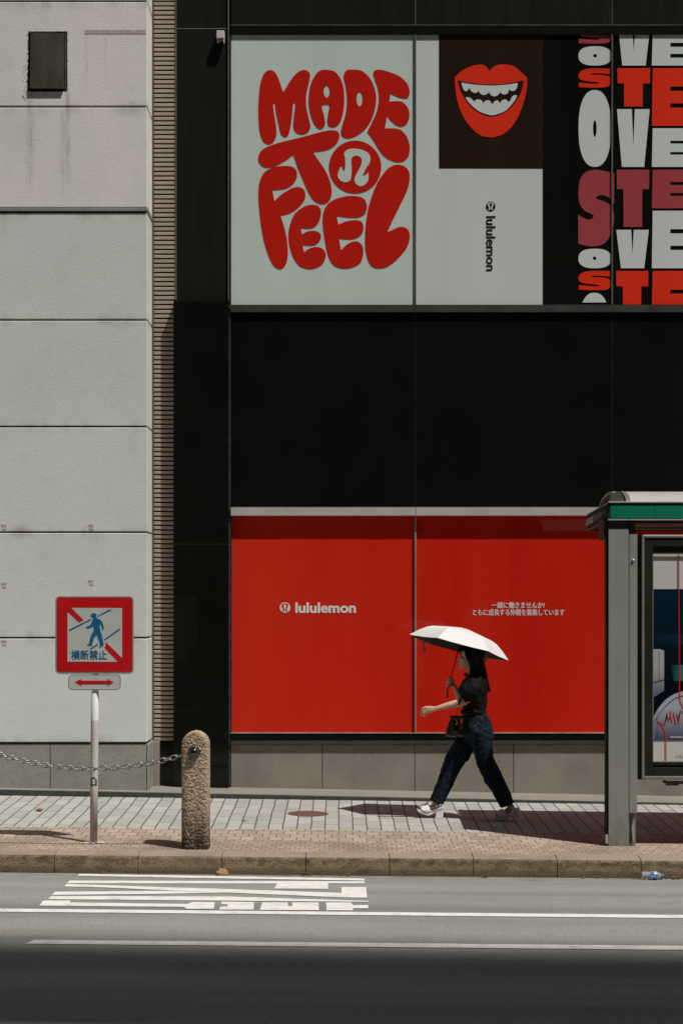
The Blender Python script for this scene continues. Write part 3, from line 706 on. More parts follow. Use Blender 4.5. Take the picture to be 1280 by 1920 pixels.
# ================================================================ NO CROSSING SIGN
YSg = 14.46
M['sign_red'] = simple('sign_red', (.56, .008, .012), .35, var=.05, coat=.3)
M['sign_white'] = simple('sign_white', (.52, .545, .52), .5, var=.04, scale=8)
M['sign_blue'] = simple('sign_blue', (.004, .13, .28), .4, var=.06)
M['sign_rim'] = simple('sign_rim_metal', (.52, .51, .48), .35, .5, var=.12, scale=20)
def pole_mat():
    g = G('worn_white_pole'); x, y, z = g.xyz(); p = g.pos()
    b = g.mix(g.rng(z, PZ(1350.5, YSg) - .004, PZ(1350.5, YSg) + .004), c4((.60, .56, .52)), c4((.80, .80, .83)))
    n = g.noise(9, 6, g.scale(p, (1, 1, .5)), .7)
    lo = g.rng(z, PZ(1585, YSg), PZ(1440, YSg), .9, .0)
    b = g.mix(g.mt('MULTIPLY', g.rng(n, .3, .6), lo), b, c4((.22, .18, .135)))
    s_ = g.noise(45, 3); b = g.mix(g.rng(s_, .66, .70, 0, .7), b, c4((.20, .16, .12)))
    g.col(b); g.set(Roughness=.5); return g.m
sg = empty('road_sign', on(177, 1580, z_walk).xyz if False else Vector((PX(177, YSg), YSg, z_walk(PX(177, YSg), YSg))), 'square red bordered no crossing sign on a worn white pole by the kerb', 'road sign')
pmb = MB(); pb = Vector((PX(176, YSg), YSg, z_walk(PX(176, YSg), YSg))); ptp = P(178.6, 1262, YSg)
pmb.tube([pb, pb.lerp(ptp, .33), pb.lerp(ptp, .66), ptp + Vector((.003, 0, .25))], .0303, 24)
pole = obj('pole', pmb, pole_mat(), sg, smooth=True); 
rg = MB(); base = sg.location
for k in range(18):
    a = k / 18 * math.tau; r = random.uniform(.05, .085)
    rg.ell((base.x + .0 + math.cos(a) * r * .8, base.y + math.sin(a) * r * .6, base.z + .001), (.03, .03, .006), 8, 4)
obj('mortar_collar', rg, M['concrete_patch'], sg)
T8 = lambda x, y: (90 + x / 7.111, 1110 + y / 7.111)
def rrect(x0, y0, x1, y1, r, n=6):
    o = []
    for cx, cy, a0 in ((x1 - r, y0 + r, -90), (x1 - r, y1 - r, 0), (x0 + r, y1 - r, 90), (x0 + r, y0 + r, 180)):
        for k in range(n + 1):
            a = math.radians(a0 + 90 * k / n); o.append((cx + r * math.cos(a), cy + r * math.sin(a)))
    return o
YB = YSg - .040
sp = obj('sign_board', MB().prism([P(*T8(*q), YB) for q in rrect(100, 55, 1140, 1095, 60)], (0, .028, 0)), M['sign_rim'], sg, bevel=.003)
def sd(name, pts, k, mat, par): return decal(name, [pts], YB - .0006 - .0012 * k, mat, par, T8)
sd('red_border', rrect(122, 72, 1128, 1064, 34), 1, M['sign_red'], sp)
sd('white_field', [(263, 212), (990, 214), (990, 931), (263, 928)], 2, M['sign_white'], sp)
sd('diagonal_bar', [(263, 212), (318, 212), (478, 375), (418, 405), (263, 262)], 3, M['sign_red'], sp)
sd('diagonal_bar', [(768, 665), (990, 878), (990, 931), (935, 931), (750, 740), (775, 725)], 3, M['sign_red'], sp)
for l in ([(282, 503), (572, 358), (580, 372), (285, 525)], [(665, 318), (810, 238), (858, 238), (665, 332)], [(752, 630), (965, 480), (968, 500), (758, 648)], [(560, 755), (670, 685), (675, 703), (570, 770)]):
    sd('crossing_line', l, 3, M['sign_blue'], sp)
sd('walking_figure', [(567,318),(575,305),(583,290),(600,284),(622,283),(640,292),(648,303),(656,306),(650,312),(640,316),(643,335),(652,330),(656,345),(658,356),(680,360),(705,375),(732,415),(745,455),(748,485),(743,503),(726,497),(724,465),(710,438),(690,418),(688,440),(700,510),(722,580),(735,640),(748,705),(735,716),(700,735),(686,727),(702,708),(684,650),(660,580),(648,570),(620,610),(600,660),(588,718),(555,712),(519,710),(530,700),(552,692),(560,640),(580,570),(620,508),(610,470),(603,452),(578,470),(545,480),(518,482),(508,465),(560,446),(575,425),(590,385),(603,365),(613,356),(598,345),(590,335),(588,322)], 4, M['sign_blue'], sp)
b0, b1 = T8(312, 775), T8(785, 902)
text('lettering', '横断禁止', (b0[0], b0[1], b1[0], b1[1]), YB - .005, M['sign_blue'], sp, copies=4, fat=.5)
ap = obj('arrow_plate', MB().prism([P(*T8(*q), YB + .002) for q in rrect(272, 1103, 970, 1308, 55)], (0, .022, 0)), M['sign_rim'], sg, bevel=.004)
decal('plate_face', [rrect(285, 1113, 958, 1298, 48)], YB + .0005, M['sign_white'], ap, T8)
decal('arrow', [[(360,1205),(458,1152),(440,1182),(800,1182),(790,1155),(880,1205),(790,1258),(800,1230),(440,1230),(458,1258)]], YB - .001, M['sign_red'], ap, T8)
for py in (1150, 1230, 1279):
    obj('clamp', MB().box(PX(178.5, YSg) - .05, PX(178.5, YSg) + .05, YSg - .014, YSg + .036, PZ(py, YSg) - .012, PZ(py, YSg) + .012), M['sign_rim'], sg, bevel=.004)
# torn sticker on the pole, following its curve
stk = MB()
for (z0, z1, a0, a1) in ((PZ(1476, YSg), PZ(1455, YSg), -140, -40),):
    n = 8
    for k in range(n):
        for (ra, rb, za, zb) in ((a0, a1, z0, z1),):
            t0, t1 = k / n, (k + 1) / n
            aa, ab = math.radians(ra + (rb - ra) * t0), math.radians(ra + (rb - ra) * t1)
            if 2 <= k <= 5: segs = ((za + .012 + .01 * random.random(), za + .026), (zb - .02, zb - .008))
            else: segs = ((za + .01, zb - .02),)
            for s0, s1 in segs:
                X0 = PX(176.8, YSg)
                stk.add([(X0 + math.cos(aa) * .0312, YSg + math.sin(aa) * .0312, s0), (X0 + math.cos(ab) * .0312, YSg + math.sin(ab) * .0312, s0),
                         (X0 + math.cos(ab) * .0312, YSg + math.sin(ab) * .0312, s1), (X0 + math.cos(aa) * .0312, YSg + math.sin(aa) * .0312, s1)], [(0, 1, 2, 3)])
obj('sticker_remains', stk, M['soot'], sg, recalc=False)

# ================================================================ STONE BOLLARDS AND CHAIN
YBo = 14.16
M['rough_stone'] = granite('rough_tan_granite', (.33, .235, .15), (.50, .375, .255), (.15, .095, .055), .2)
def stone_mat():
    g = G('hammered_tan_granite'); x, y, z = g.xyz(); p = g.pos()
    f = g.noise(130, 3, rough=.8); c = g.noise(48, 3, rough=.6)
    b = g.mix(g.rng(f, .35, .68), c4((.36, .27, .18)), c4((.60, .47, .34)))
    b = g.mix(g.rng(c, .52, .38, 0, .55), b, c4((.17, .11, .065)))
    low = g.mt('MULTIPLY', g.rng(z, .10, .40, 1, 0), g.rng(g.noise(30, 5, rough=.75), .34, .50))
    b = g.mix(g.rng(g.noise(5, 5), .5, .75, 0, .35), b, c4((.16, .11, .07)))
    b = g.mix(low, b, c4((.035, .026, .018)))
    g.col(b); g.set(Roughness=.95); g.bump(g.mt('ADD', c, g.mt('MULTIPLY', f, .4)), .012, .9); return g.m
M['stone'] = stone_mat()
def ball_mat():
    g = G('black_glossy_cap'); g.col(c4((.012, .012, .012))); g.set(Roughness=.12, Coat_Weight=1.0); return g.m
bw = (392 - 339) * YBo / F / 2
def bollard_mesh(cx, zb, zt):
    """superelliptic slab with a round head, roughened"""
    mb = MB(); R = bw; dep = .105
    prof = []; nz = 70; zc = zt - R
    outline = []
    for k in range(nz + 1): outline.append((1.0, zb - .05 + (zc - zb + .05) * k / nz))
    for k in range(1, 25):
        a = k / 24 * math.pi / 2; outline.append((math.cos(a), zc + R * math.sin(a)))
    seg = 72
    def ring(wf, z):
        vs = []
        for k in range(seg):
            a = k / seg * math.tau; c, s_ = math.cos(a), math.sin(a)
            X = math.copysign(abs(c) ** .42, c) * R * max(wf, .02); Yy = math.copysign(abs(s_) ** .42, s_) * dep
            vs.append(Vector((cx + X, YBo + dep + Yy, z)))
        return vs
    rings = [ring(wf, z) for wf, z in outline]
    vs = [v for r in rings for v in r]; n = len(rings)
    fs = [(i * seg + k, i * seg + (k + 1) % seg, (i + 1) * seg + (k + 1) % seg, (i + 1) * seg + k) for i in range(n - 1) for k in range(seg)]
    fs += [tuple(reversed(range(seg))), tuple(range((n - 1) * seg, n * seg))]
    return mb.add(vs, fs)
bx = PX(365.5, YBo); bz = z_walk(bx, YBo)
def rough(c, n):
    fr = 26
    front = 1 if n.y < -.6 or n.y > .6 else .35
    return front * (mnoise.noise(c * 55) * .005 + mnoise.noise(c * 120 + Vector((5, 3, 1))) * .007) - .002
bo = empty('stone_bollard', (bx, YBo + .1, bz), 'rough tan granite post with rounded head and black ball beside the black column', 'bollard', 'granite posts that carry the chain')
blob('post', bollard_mesh(bx, bz, PZ(1372, YBo)), M['stone'], bo, .004, 1, rough)
ballm = ball_mat()
obj('chain_ball', MB().ell(P(364, 1411, YBo - .008), (.038, .034, .038), 24, 16).lathe(P(364, 1411, YBo + .01), (0, -1, 0), [(.046, 0), (.046, .014), (.040, .018)], 24), ballm, bo, smooth=True)
# second post just outside the left edge of the picture carries the other end of the chain
bo2 = bo.copy(); COL.objects.link(bo2); bo2.location = (PX(-42, YBo), YBo + .1, z_walk(PX(-42, YBo), YBo)); bo2['label'] = 'granite post at the left end of the chain, beyond the road sign'
for chd in list(bo.children):
    c = chd.copy(); COL.objects.link(c); c.parent = bo2
M['chain'] = simple('galvanised_steel', (.30, .285, .255), .38, .75, var=.2, scale=40)
A0, B0 = P(341, 1416, YBo + .04), P(-17, 1409, YBo + .04); sag = .118
def chain_pt(t):
    p = A0.lerp(B0, t); p.z -= sag * 4 * t * (1 - t); return p
chn = empty('steel_chain', chain_pt(.5), 'galvanised steel link chain hanging from the granite bollard in front of the sign pole', 'chain')
Lc = sum((chain_pt((k + 1) / 200) - chain_pt(k / 200)).length for k in range(200)); NL = 33; pit = Lc / NL
def link_mesh():
    mb = MB(); r = .0055; hl, hw = pit / 2 + r * .8, .0165; n = 28; path = []
    for k in range(n):
        a = k / n * math.tau; c, s_ = math.cos(a), math.sin(a)
        path.append(Vector((math.copysign(max(hl - hw, 0), c) + hw * c, 0, hw * s_)))
    seg = 8; rings = []
    for k in range(n):
        t = (path[(k + 1) % n] - path[k - 1]).normalized(); b = Vector((0, 1, 0)); a_ = t.cross(b)
        rings.append([path[k] + a_ * math.cos(q / seg * math.tau) * r + b * math.sin(q / seg * math.tau) * r for q in range(seg)])
    return mb.add([v for R_ in rings for v in R_], [(i * seg + k, i * seg + (k + 1) % seg, ((i + 1) % n) * seg + (k + 1) % seg, ((i + 1) % n) * seg + k) for i in range(n) for k in range(seg)])
lk = obj('link', link_mesh(), M['chain'], None, smooth=True); lk.parent = chn
cum = 0; ts = [0]
arc = [0]
for k in range(400): arc.append(arc[-1] + (chain_pt((k + 1) / 400) - chain_pt(k / 400)).length)
def t_at(s_):
    for k in range(400):
        if arc[k + 1] >= s_: return (k + (s_ - arc[k]) / (arc[k + 1] - arc[k])) / 400
    return 1
for k in range(NL):
    o = lk if k == 0 else lk.copy()
    if k: COL.objects.link(o); o.parent = chn
    t = t_at((k + .5) * pit); p = chain_pt(t); d = (chain_pt(min(t + .01, 1)) - chain_pt(max(t - .01, 0))).normalized()
    o.location = p - chn.location; rx = math.radians((12 if k % 2 else 78) + random.uniform(-10, 10))
    o.rotation_euler = (Matrix.Rotation(math.atan2(-d.z, d.x), 4, 'Y') @ Matrix.Rotation(rx, 4, 'X')).to_euler()

# ================================================================ MANHOLE COVER
mc = on(577.5, 1526, z_walk)
def rust():
    g = G('rusty_iron'); n = g.noise(40, 4)
    v = g.new('ShaderNodeTexVoronoi'); g.put(v.inputs['Vector'], g.pos()); v.inputs['Scale'].default_value = 55
    g.col(g.mix(g.rng(n, .3, .7), c4((.10, .045, .032)), c4((.18, .085, .062)))); g.set(Roughness=.8, Metallic=.2); g.bump(v.outputs['Distance'], .006, .8); return g.m
mm = MB(); sl_ = Matrix.Rotation(math.atan(.0125), 4, 'Y') @ Matrix.Rotation(math.atan(.016), 4, 'X')
mm.lathe(mc, sl_ @ Vector((0, 0, 1)), [(.178, -.01), (.178, .003), (.172, .0045), (.162, .0045), (.160, .002), (.15, .0035), (0, .0035)], 48)
mo = obj('manhole_cover', mm, rust(), None, loc=mc); tag(mo, 'round rusty brown manhole cover set in the grey paving', 'manhole cover')

# ================================================================ BUS SHELTER
YF = 14.53
bs_base = Vector((PX(1159, 14.55), 14.55, z_walk(PX(1159, 14.55), 14.55)))
bs = empty('bus_shelter', bs_base, 'grey bus shelter with green roof fascia and lit poster case at the kerb', 'bus shelter')
def grey_paint():
    g = G('grey_painted_steel'); x, y, z = g.xyz(); p = g.pos()
    b = g.mix(g.rng(g.noise(2.5, 5), .3, .7), c4((.255, .266, .245)), c4((.295, .302, .278)))
    b = g.mix(g.mt('MULTIPLY', g.rng(z, .0, .45, .8, 0), g.rng(g.noise(16, 6, g.scale(p, (1, 1, .4)), .7), .4, .65)), b, c4((.11, .095, .07)))
    b = g.mix(g.rng(g.noise(10, 5, g.scale(p, (3, 3, .3)), .7), .56, .72, 0, .35), b, c4((.17, .17, .15)))
    b = g.mix(g.rng(g.noise(60, 3, rough=.8), .70, .74, 0, .6), b, c4((.13, .11, .09)))
    g.col(b); g.set(Roughness=.5, Specular_IOR_Level=.3); return g.m
M['grey_paint'] = grey_paint()
M['grey_dark'] = simple('dark_green_steel', (.016, .024, .020), .55, var=.2)
M['green'] = simple('green_fascia', (.005, .205, .115), .35, var=.05, scale=1.5, coat=.4)
M['silver'] = simple('silver_trim', (.55, .54, .52), .35, .45, var=.08, scale=6)
M['silver_roof'] = simple('pale_grey_roof', (.42, .40, .40), .5, .1, var=.06)
M['cream'] = simple('aged_cream_trim', (.30, .27, .19), .5, .2, var=.2)
M['case_dark'] = simple('dark_olive_frame', (.018, .019, .013), .55, var=.15, spec=.2)
M['case_alu'] = simple('case_aluminium', (.30, .29, .27), .4, .35, var=.1)
Yc = 14.55
def zw(x, y): return z_walk(x, y)
x0, x1 = PX(1140, Yc), PX(1177.6, Yc)
obj('column', MB().box(x0, x1, Yc, Yc + .10, zw(x0, Yc) - .02, PZ(991, Yc)), M['grey_paint'], bs, bevel=.004)
obj('column_head', MB().box(x0 + .001, x1 - .001, Yc + .003, Yc + .10, PZ(991, Yc), PZ(975.5, Yc)), M['grey_dark'], bs)
obj('column_side', MB().box(x0 - .020, x0 - .0005, Yc + .015, Yc + .09, zw(x0, Yc) + .09, PZ(1010, Yc)), M['case_dark'], bs, bevel=.003)
obj('column_bracket', MB().box(x0 - .034, x0 - .006, Yc + .02, Yc + .30, PZ(1012, Yc), PZ(973, Yc)), M['grey_dark'], bs, bevel=.003)
obj('foot_plate', MB().box(x0 - .022, x0 - .0005, Yc + .004, Yc + .05, zw(x0, Yc) + .02, zw(x0, Yc) + .09), M['silver'], bs, bevel=.003)
xs0, xs1 = PX(1179.2, Yc), PX(1194.4, Yc)
sp2 = obj('slim_post', MB().box(xs0, xs1, Yc + .012, Yc + .09, PZ(1525, Yc), PZ(1001, Yc)), M['grey_paint'], bs, bevel=.003)
obj('post_head', MB().box(xs0, PX(1191, Yc), Yc + .015, Yc + .09, PZ(1000.6, Yc), PZ(976, Yc)), M['grey_dark'], bs, bevel=.003)
obj('bolt', MB().ell(P(1186, 1050.5, Yc + .010), (.0125, .012, .0125), 14, 8), M['silver'], sp2, smooth=True)
ft = MB(); ft.box(PX(1178.4, Yc), PX(1183, Yc), Yc + .05, Yc + .09, zw(x1, Yc) - .02, PZ(1525.2, Yc)).box(PX(1185.2, Yc), PX(1192, Yc), Yc + .030, Yc + .09, zw(x1, Yc) - .02, PZ(1525.2, Yc))
obj('post_foot', ft, M['grey_paint'], bs, bevel=.003)
obj('foot_bracket', MB().prism([P(1183.4, 1549, Yc + .028), P(1187, 1543, Yc + .028), P(1187.6, 1574, Yc + .028), P(1185.6, 1576, Yc + .028)], (0, .02, 0)), M['silver'], bs)
obj('foot_bolt', MB().ell(P(1184.4, 1533.5, Yc + .04), (.010, .010, .010), 12, 8), M['frame_dark'], bs, smooth=True)
# fascia, trims, roof
XRt = 5.2
xf0 = PX(1140, YF)
obj('fascia', MB().box(PX(1143.5, YF), PX(1227, YF) - .0015, YF, YF + .03, PZ(971.5, YF), PZ(947, YF)).box(PX(1227, YF) + .0015, XRt, YF, YF + .03, PZ(971.5, YF), PZ(947, YF)), M['green'], bs, bevel=.002)
obj('fascia_backing', MB().box(xf0, XRt - .002, YF + .006, YF + .06, PZ(973.5, YF), PZ(943, YF)), M['grey_dark'], bs)
obj('top_trim', MB().box(xf0 - .002, XRt, YF - .008, YF + .05, PZ(943, YF), PZ(940.2, YF)), M['silver'], bs, bevel=.002)
obj('bottom_trim', MB().box(xf0 - .002, PX(1177.6, YF) - .002, YF - .004, YF + .07, PZ(975.6, YF), PZ(973.2, YF)).box(PX(1177.6, YF) + .002, XRt, YF - .004, YF + .07, PZ(975.6, YF), PZ(973.2, YF)), M['silver'], bs, bevel=.001)
# side name panel going back
YBk = 15.78; xs_ = xf0
dz = -.045
z0t, z0b = PZ(941, YF), PZ(975, YF)
sidep = MB().add([(xs_, YF + .012, z0b), (xs_, YBk, z0b + dz), (xs_, YBk, z0t + dz), (xs_, YF + .012, z0t), (xs_ + .04, YF + .012, z0b), (xs_ + .04, YBk, z0b + dz), (xs_ + .04, YBk, z0t + dz), (xs_ + .04, YF + .012, z0t)],
                 [(0, 1, 2, 3), (4, 7, 6, 5), (0, 4, 5, 1), (3, 2, 6, 7), (0, 3, 7, 4), (1, 5, 6, 2)])
spn = obj('side_panel', sidep, simple('deep_green_side', (.010, .036, .026), .6, var=.2, spec=.1), bs)
def sideq(name, ya, yb, za, zb, mat, e=.003):         # quad on the side face; z fractions from bottom
    H = z0t - z0b
    def z(y, f): return z0b + dz * (y - YF) / (YBk - YF) + H * f
    return obj(name, MB().add([(xs_ - e, ya, z(ya, za)), (xs_ - e, yb, z(yb, za)), (xs_ - e, yb, z(yb, zb)), (xs_ - e, ya, z(ya, zb))], [(0, 1, 2, 3)]), mat, spn, recalc=False)
sideq('upper_rim', YF, YBk, .93, 1.0, M['cream'], .004); sideq('lower_rim', YF, YBk, 0, .05, M['cream'], .004)
sideq('name_strip', YF + .36, YF + 1.30, .33, .70, simple('pale_strip', (.055, .075, .068), .5))
def side_text(body, ya, yb, za, zb, mat, bold=.02):
    vs, fs = text_mesh(body, bold); H = z0t - z0b
    xa, xb = min(v.x for v in vs), max(v.x for v in vs); y_a, y_b = min(v.y for v in vs), max(v.y for v in vs)
    out = []
    for v in vs:
        Yv = yb + (ya - yb) * (v.x - xa) / (xb - xa); fz = za + (zb - za) * (v.y - y_a) / (y_b - y_a)
        out.append((xs_ - .006, Yv, z0b + dz * (Yv - YF) / (YBk - YF) + H * fz))
    obj('lettering', MB().add(out, fs), mat, spn, recalc=False)
side_text('のりば', YF + .85, YF + 1.28, .30, .74, M['text_white'])
side_text('バス停留所', YF + .15, YF + .72, .42, .66, simple('faint_text', (.12, .14, .13), .5), .01)
# roof: shallow barrel running along the street, with a round hood at its end
rf = MB(); n = 14; ys = []; 
for k in range(n + 1):
    a = k / n
    ys.append((YF + .03 + a * (YBk - YF - .03), PZ(941, YF) + .004 + dz * a + .125 * math.sin(a * math.pi) ** .55))
xa = PX(1160, YF); xb = XRt
vs = [(x, y, z) for x in (xa, xb) for y, z in ys] + [(x, y, z - .02) for x in (xa, xb) for y, z in ys]
m = n + 1; fs = [(k, k + 1, m + k + 1, m + k) for k in range(n)] + [(2 * m + k, 3 * m + k, 3 * m + k + 1, 2 * m + k + 1) for k in range(n)]
fs += [(k, 2 * m + k, 2 * m + k + 1, k + 1) for k in range(n)] + [(m + k, m + k + 1, 3 * m + k + 1, 3 * m + k) for k in range(n)] + [(0, m, 3 * m, 2 * m), (m - 1, 3 * m - 1, 4 * m - 1, 2 * m - 1) if False else (m - 1, 3 * m - 1, 4 * m - 1, 2 * m - 1)]
obj('roof', rf.add(vs, fs), M['silver_roof'], bs, smooth=False)
hd = MB(); cx, rr = PX(1155.5, YF + .03), 13.6 * YF / F; zb_ = PZ(940.8, YF)
pts = [Vector((cx + rr * math.cos(a), YF + .02, zb_ + .080 * math.sin(a))) for a in [math.pi * k / 20 for k in range(21)]]
hd.prism(pts, (0, .10, 0)); obj('hood_end', hd, simple('hood_grey', (.085, .085, .08), .6), bs)
ho = MB(); outer = []; 
for k in range(15):
    a = math.pi * .56 * (1 - k / 14); outer.append((cx + .01 + (rr + .004) * math.cos(a) , zb_ + .0835 * math.sin(a)))
hp = [(x, YF + .019, z) for x, z in outer] + [(x + .035, YF + .019, z) for x, z in reversed(outer)]
ho.prism([Vector(p) for p in hp], (0, .14, 0)); obj('hood_rim', ho, M['silver_roof'], bs)
obj('under_beam', MB().box(PX(1179, 15.3), XRt, 15.3, 15.38, PZ(993, 15.3), PZ(978, 15.3)), M['cream'], bs)
obj('ceiling', MB().box(xf0 + .06, XRt - .01, YF + .08, YBk - .02, z0b + .02 + dz, z0b + .05 + dz), M['grey_dark'], bs)
obj('rear_beam', MB().box(xf0 + .002, XRt, YBk - .03, YBk, z0b + dz, z0t + dz - .012), M['grey_dark'], bs)
obj('rear_column', MB().box(4.8, 4.95, 14.6, 14.7, 0, PZ(975, YF)), M['grey_paint'], bs, bevel=.004)
# poster case
Yp = 14.555
pc_ = obj('poster_case', MB().box(PX(1196, Yp), PX(1500, Yp), Yp + .02, Yp + .17, PZ(1462, Yp), PZ(1003, Yp)), M['case_dark'], bs, bevel=.004)
def frame(mb, px0, py0, px1, py1, t, Y, d):
    mb.pbox(px0, px0 + t, py0, py1, Y, d); mb.pbox(px1 - t, px1, py0, py1, Y, d); mb.pbox(px0 + t, px1 - t, py0, py0 + t, Y, d); mb.pbox(px0 + t, px1 - t, py1 - t, py1, Y, d); return mb
obj('outer_frame', frame(MB(), 1202.5, 1003.5, 1498, 1460, 4.6, Yp - .004, .03), M['case_alu'], pc_, bevel=.003)
obj('inner_frame', frame(MB(), 1207.3, 1008.3, 1493, 1455, 16, Yp + .004, .02), M['case_dark'], pc_, bevel=.002)
obj('edge_trim', frame(MB(), 1222.6, 1038, 1477, 1429, 1.4, Yp + .001, .01), M['case_alu'], pc_)
def prism_mat(name, c, c2=None, rough=.35, axis='z', a=0, b=1):
    g = G(name)
    if c2: g.col(g.mix(g.rng(g.xyz()['XYZ'.index(axis.upper())], a, b), c4(c), c4(c2)))
    else: g.col(c4(c))
    g.set(Roughness=rough, Coat_Weight=.5, Coat_Roughness=.03, Specular_IOR_Level=.0); return g.m
YQ = Yp + .018
bd = obj('poster', MB().pbox(1223, 1477, 1039, 1429, YQ, .01), prism_mat('poster_paper', (.60, .59, .565)), pc_)
def pd(pts, k, mat, name='print'): return decal(name, [pts], YQ - .0008 * k - .0004, mat, bd)
pd([(1224, 1104.5), (1476, 1104.5), (1476, 1388), (1224, 1388)], 1, prism_mat('print_navy', (.003, .006, .010), (.004, .018, .038), axis='z', a=PZ(1290, Yp), b=PZ(1110, Yp)))
pd([(1224, 1190), (1476, 1185), (1476, 1212), (1224, 1208)], 2, prism_mat('print_blue', (.004, .016, .028), (.006, .03, .06), axis='x', a=PX(1224, Yp), b=PX(1300, Yp)))
pd([(1257, 1247), (1476, 1244), (1476, 1275), (1262, 1277)], 3, prism_mat('print_teal', (.004, .016, .016), (.02, .20, .18), axis='x', a=PX(1255, Yp), b=PX(1282, Yp)))
pd([(1224, 1217.5), (1236, 1217), (1244, 1220), (1244, 1295), (1224, 1308)], 4, prism_mat('print_cylinder', (.10, .12, .19), (.40, .41, .43), axis='z', a=PZ(1305, Yp), b=PZ(1250, Yp)))
pd([(1224, 1279.3), (1244, 1274), (1244, 1275.6), (1224, 1281)], 5, M['film_black'])
pd([(1234.2, 1222), (1235, 1222), (1235, 1276), (1234.2, 1277)], 5, M['ledge'])
arc_o = [(1224, 1346)] + [(1224 + 110 * math.sin(a) * 1.15, 1346 - 62 * (1 - math.cos(a)) - 40 * math.sin(a)) for a in [.12 * k for k in range(1, 14)]]
arc_o = spline([(1224, 1344, 1), (1234, 1327), (1247, 1312), (1262, 1302), (1280, 1296), (1310, 1291), (1360, 1291), (1410, 1300), (1450, 1325), (1476, 1360, 1), (1476, 1388, 1), (1224, 1388, 1)], 4)
pd(arc_o, 5, prism_mat('print_arch', (.055, .065, .14), (.40, .43, .48), axis='z', a=PZ(1388, Yp), b=PZ(1325, Yp)))
ar2 = [(1224, 1355), (1231, 1344), (1240, 1331), (1252, 1318), (1264, 1309), (1280, 1303.5), (1300, 1299), (1350, 1297)]
pd(ar2 + [(x, y + 1.8) for x, y in reversed(ar2)], 6, prism_mat('print_line', (.01, .02, .05)))
pd([(1230.2, 1346), (1231.3, 1346), (1231.6, 1386), (1230.6, 1386)], 6, prism_mat('print_line2', (.01, .02, .05)))
pred = prism_mat('print_red', (.62, .022, .018))
def pline(pts, wd, k=8):
    V = [Vector((x, y)) for x, y in pts]; L, R = [], []
    for i, v in enumerate(V):
        t = (V[min(i + 1, len(V) - 1)] - V[max(i - 1, 0)]).normalized(); nn = Vector((-t.y, t.x)) * wd / 2
        L.append(tuple(v + nn)); R.append(tuple(v - nn))
    pd(L + R[::-1], k, pred, 'red_line')
pline([(1271, 1040), (1271.3, 1105), (1272, 1180), (1272.6, 1260), (1272.6, 1300), (1273.2, 1311), (1276, 1320), (1282, 1333), (1290, 1342), (1300, 1350)], 2.0)
pline([(1247.6, 1428), (1247.4, 1385), (1246.5, 1377), (1243, 1367), (1238, 1359), (1233, 1353)], 1.9)
pline([(1232.6, 1353), (1238, 1356), (1246, 1360)], 1.9, 9)
for a, b in (((1249, 1336), (1252.5, 1353)), ((1255, 1333), (1259, 1356)), ((1261.5, 1335), (1266, 1359)), ((1268, 1338), (1271.5, 1356)), ((1274, 1332), (1281, 1336))): pline([a, b], 1.8, 9)
for a, b in (((1249, 1341), (1245.6, 1357)), ((1274, 1335), (1271, 1352)), ((1255, 1345), (1253, 1350))):
    pd([(a[0] - .8, a[1]), (a[0] + .8, a[1]), (b[0] + .8, b[1]), (b[0] - .8, b[1])], 10, M['film_black'])
text('lettering', '東京電話のご案内はこちらから', (1255.5, 1380, 1330, 1384), YQ - .009, M['text_white'], bd)
text('lettering', 'LOUIS', (1266, 1415.5, 1287, 1420), YQ - .004, M['mullion'], bd, .0)
def glass_mat():
    g = G('case_glass'); t = g.t
    gl = g.new('ShaderNodeBsdfGlossy'); gl.inputs['Roughness'].default_value = .02; tr = g.new('ShaderNodeBsdfTransparent'); fr = g.new('ShaderNodeFresnel'); fr.inputs[0].default_value = 1.45
    mx = g.new('ShaderNodeMixShader'); t.links.new(fr.outputs[0], mx.inputs[0]); t.links.new(tr.outputs[0], mx.inputs[1]); t.links.new(gl.outputs[0], mx.inputs[2]); t.links.new(mx.outputs[0], g.out.inputs[0]); return g.m
hinge = MB().pbox(1248, 1271, 1465, 1473, Yp + .06, .04).pbox(1243, 1249, 1463.6, 1468.5, Yp + .055, .04).pbox(1271, 1284, 1465, 1470, Yp + .055, .04)
obj('case_lock', hinge, simple('rusty_lock', (.10, .065, .04), .7, .3, var=.4, scale=40), pc_)
obj('case_support', MB().box(PX(1440, Yp + .1), PX(1460, Yp + .1), Yp + .06, Yp + .12, 0, PZ(1462, Yp)), M['grey_paint'], pc_)

# ================================================================ LITTER
def leaf(name, c, r, seed, curl=.5):
    rnd = random.Random(seed); mb = MB(); n = 9; L = r * 2; vs = []; a = rnd.uniform(0, 6.28); ca, sa = math.cos(a), math.sin(a)
    for i in range(n + 1):
        u = i / n; wd = r * (.15 + 1.0 * math.sin(u * math.pi) ** .8) * (1 + .35 * math.sin(u * 17 + seed))
        for j in range(5):
            v = (j - 2) / 2
            x = (u - .5) * L; y = v * wd; z = curl * r * (abs(v) ** 1.5 + .8 * (u - .5) ** 2) + rnd.uniform(0, .18) * r
            vs.append(Vector((c.x + x * ca - y * sa, c.y + x * sa + y * ca, c.z + z + .003)))
    fs = [(i * 5 + j, i * 5 + j + 1, (i + 1) * 5 + j + 1, (i + 1) * 5 + j) for i in range(n) for j in range(4)]
    mb.add(vs, fs)
    o = obj(name, mb, M['leaf'], None, loc=c); s_ = o.modifiers.new('s', 'SOLIDIFY'); s_.thickness = .0012; return o
M['leaf'] = simple('dry_leaf', (.26, .13, .06), .8, var=.45, scale=60, bump=.003, bscale=90)
M['leaf_light'] = simple('dry_leaf_light', (.36, .205, .095), .8, var=.45, scale=70, bump=.003, bscale=90)
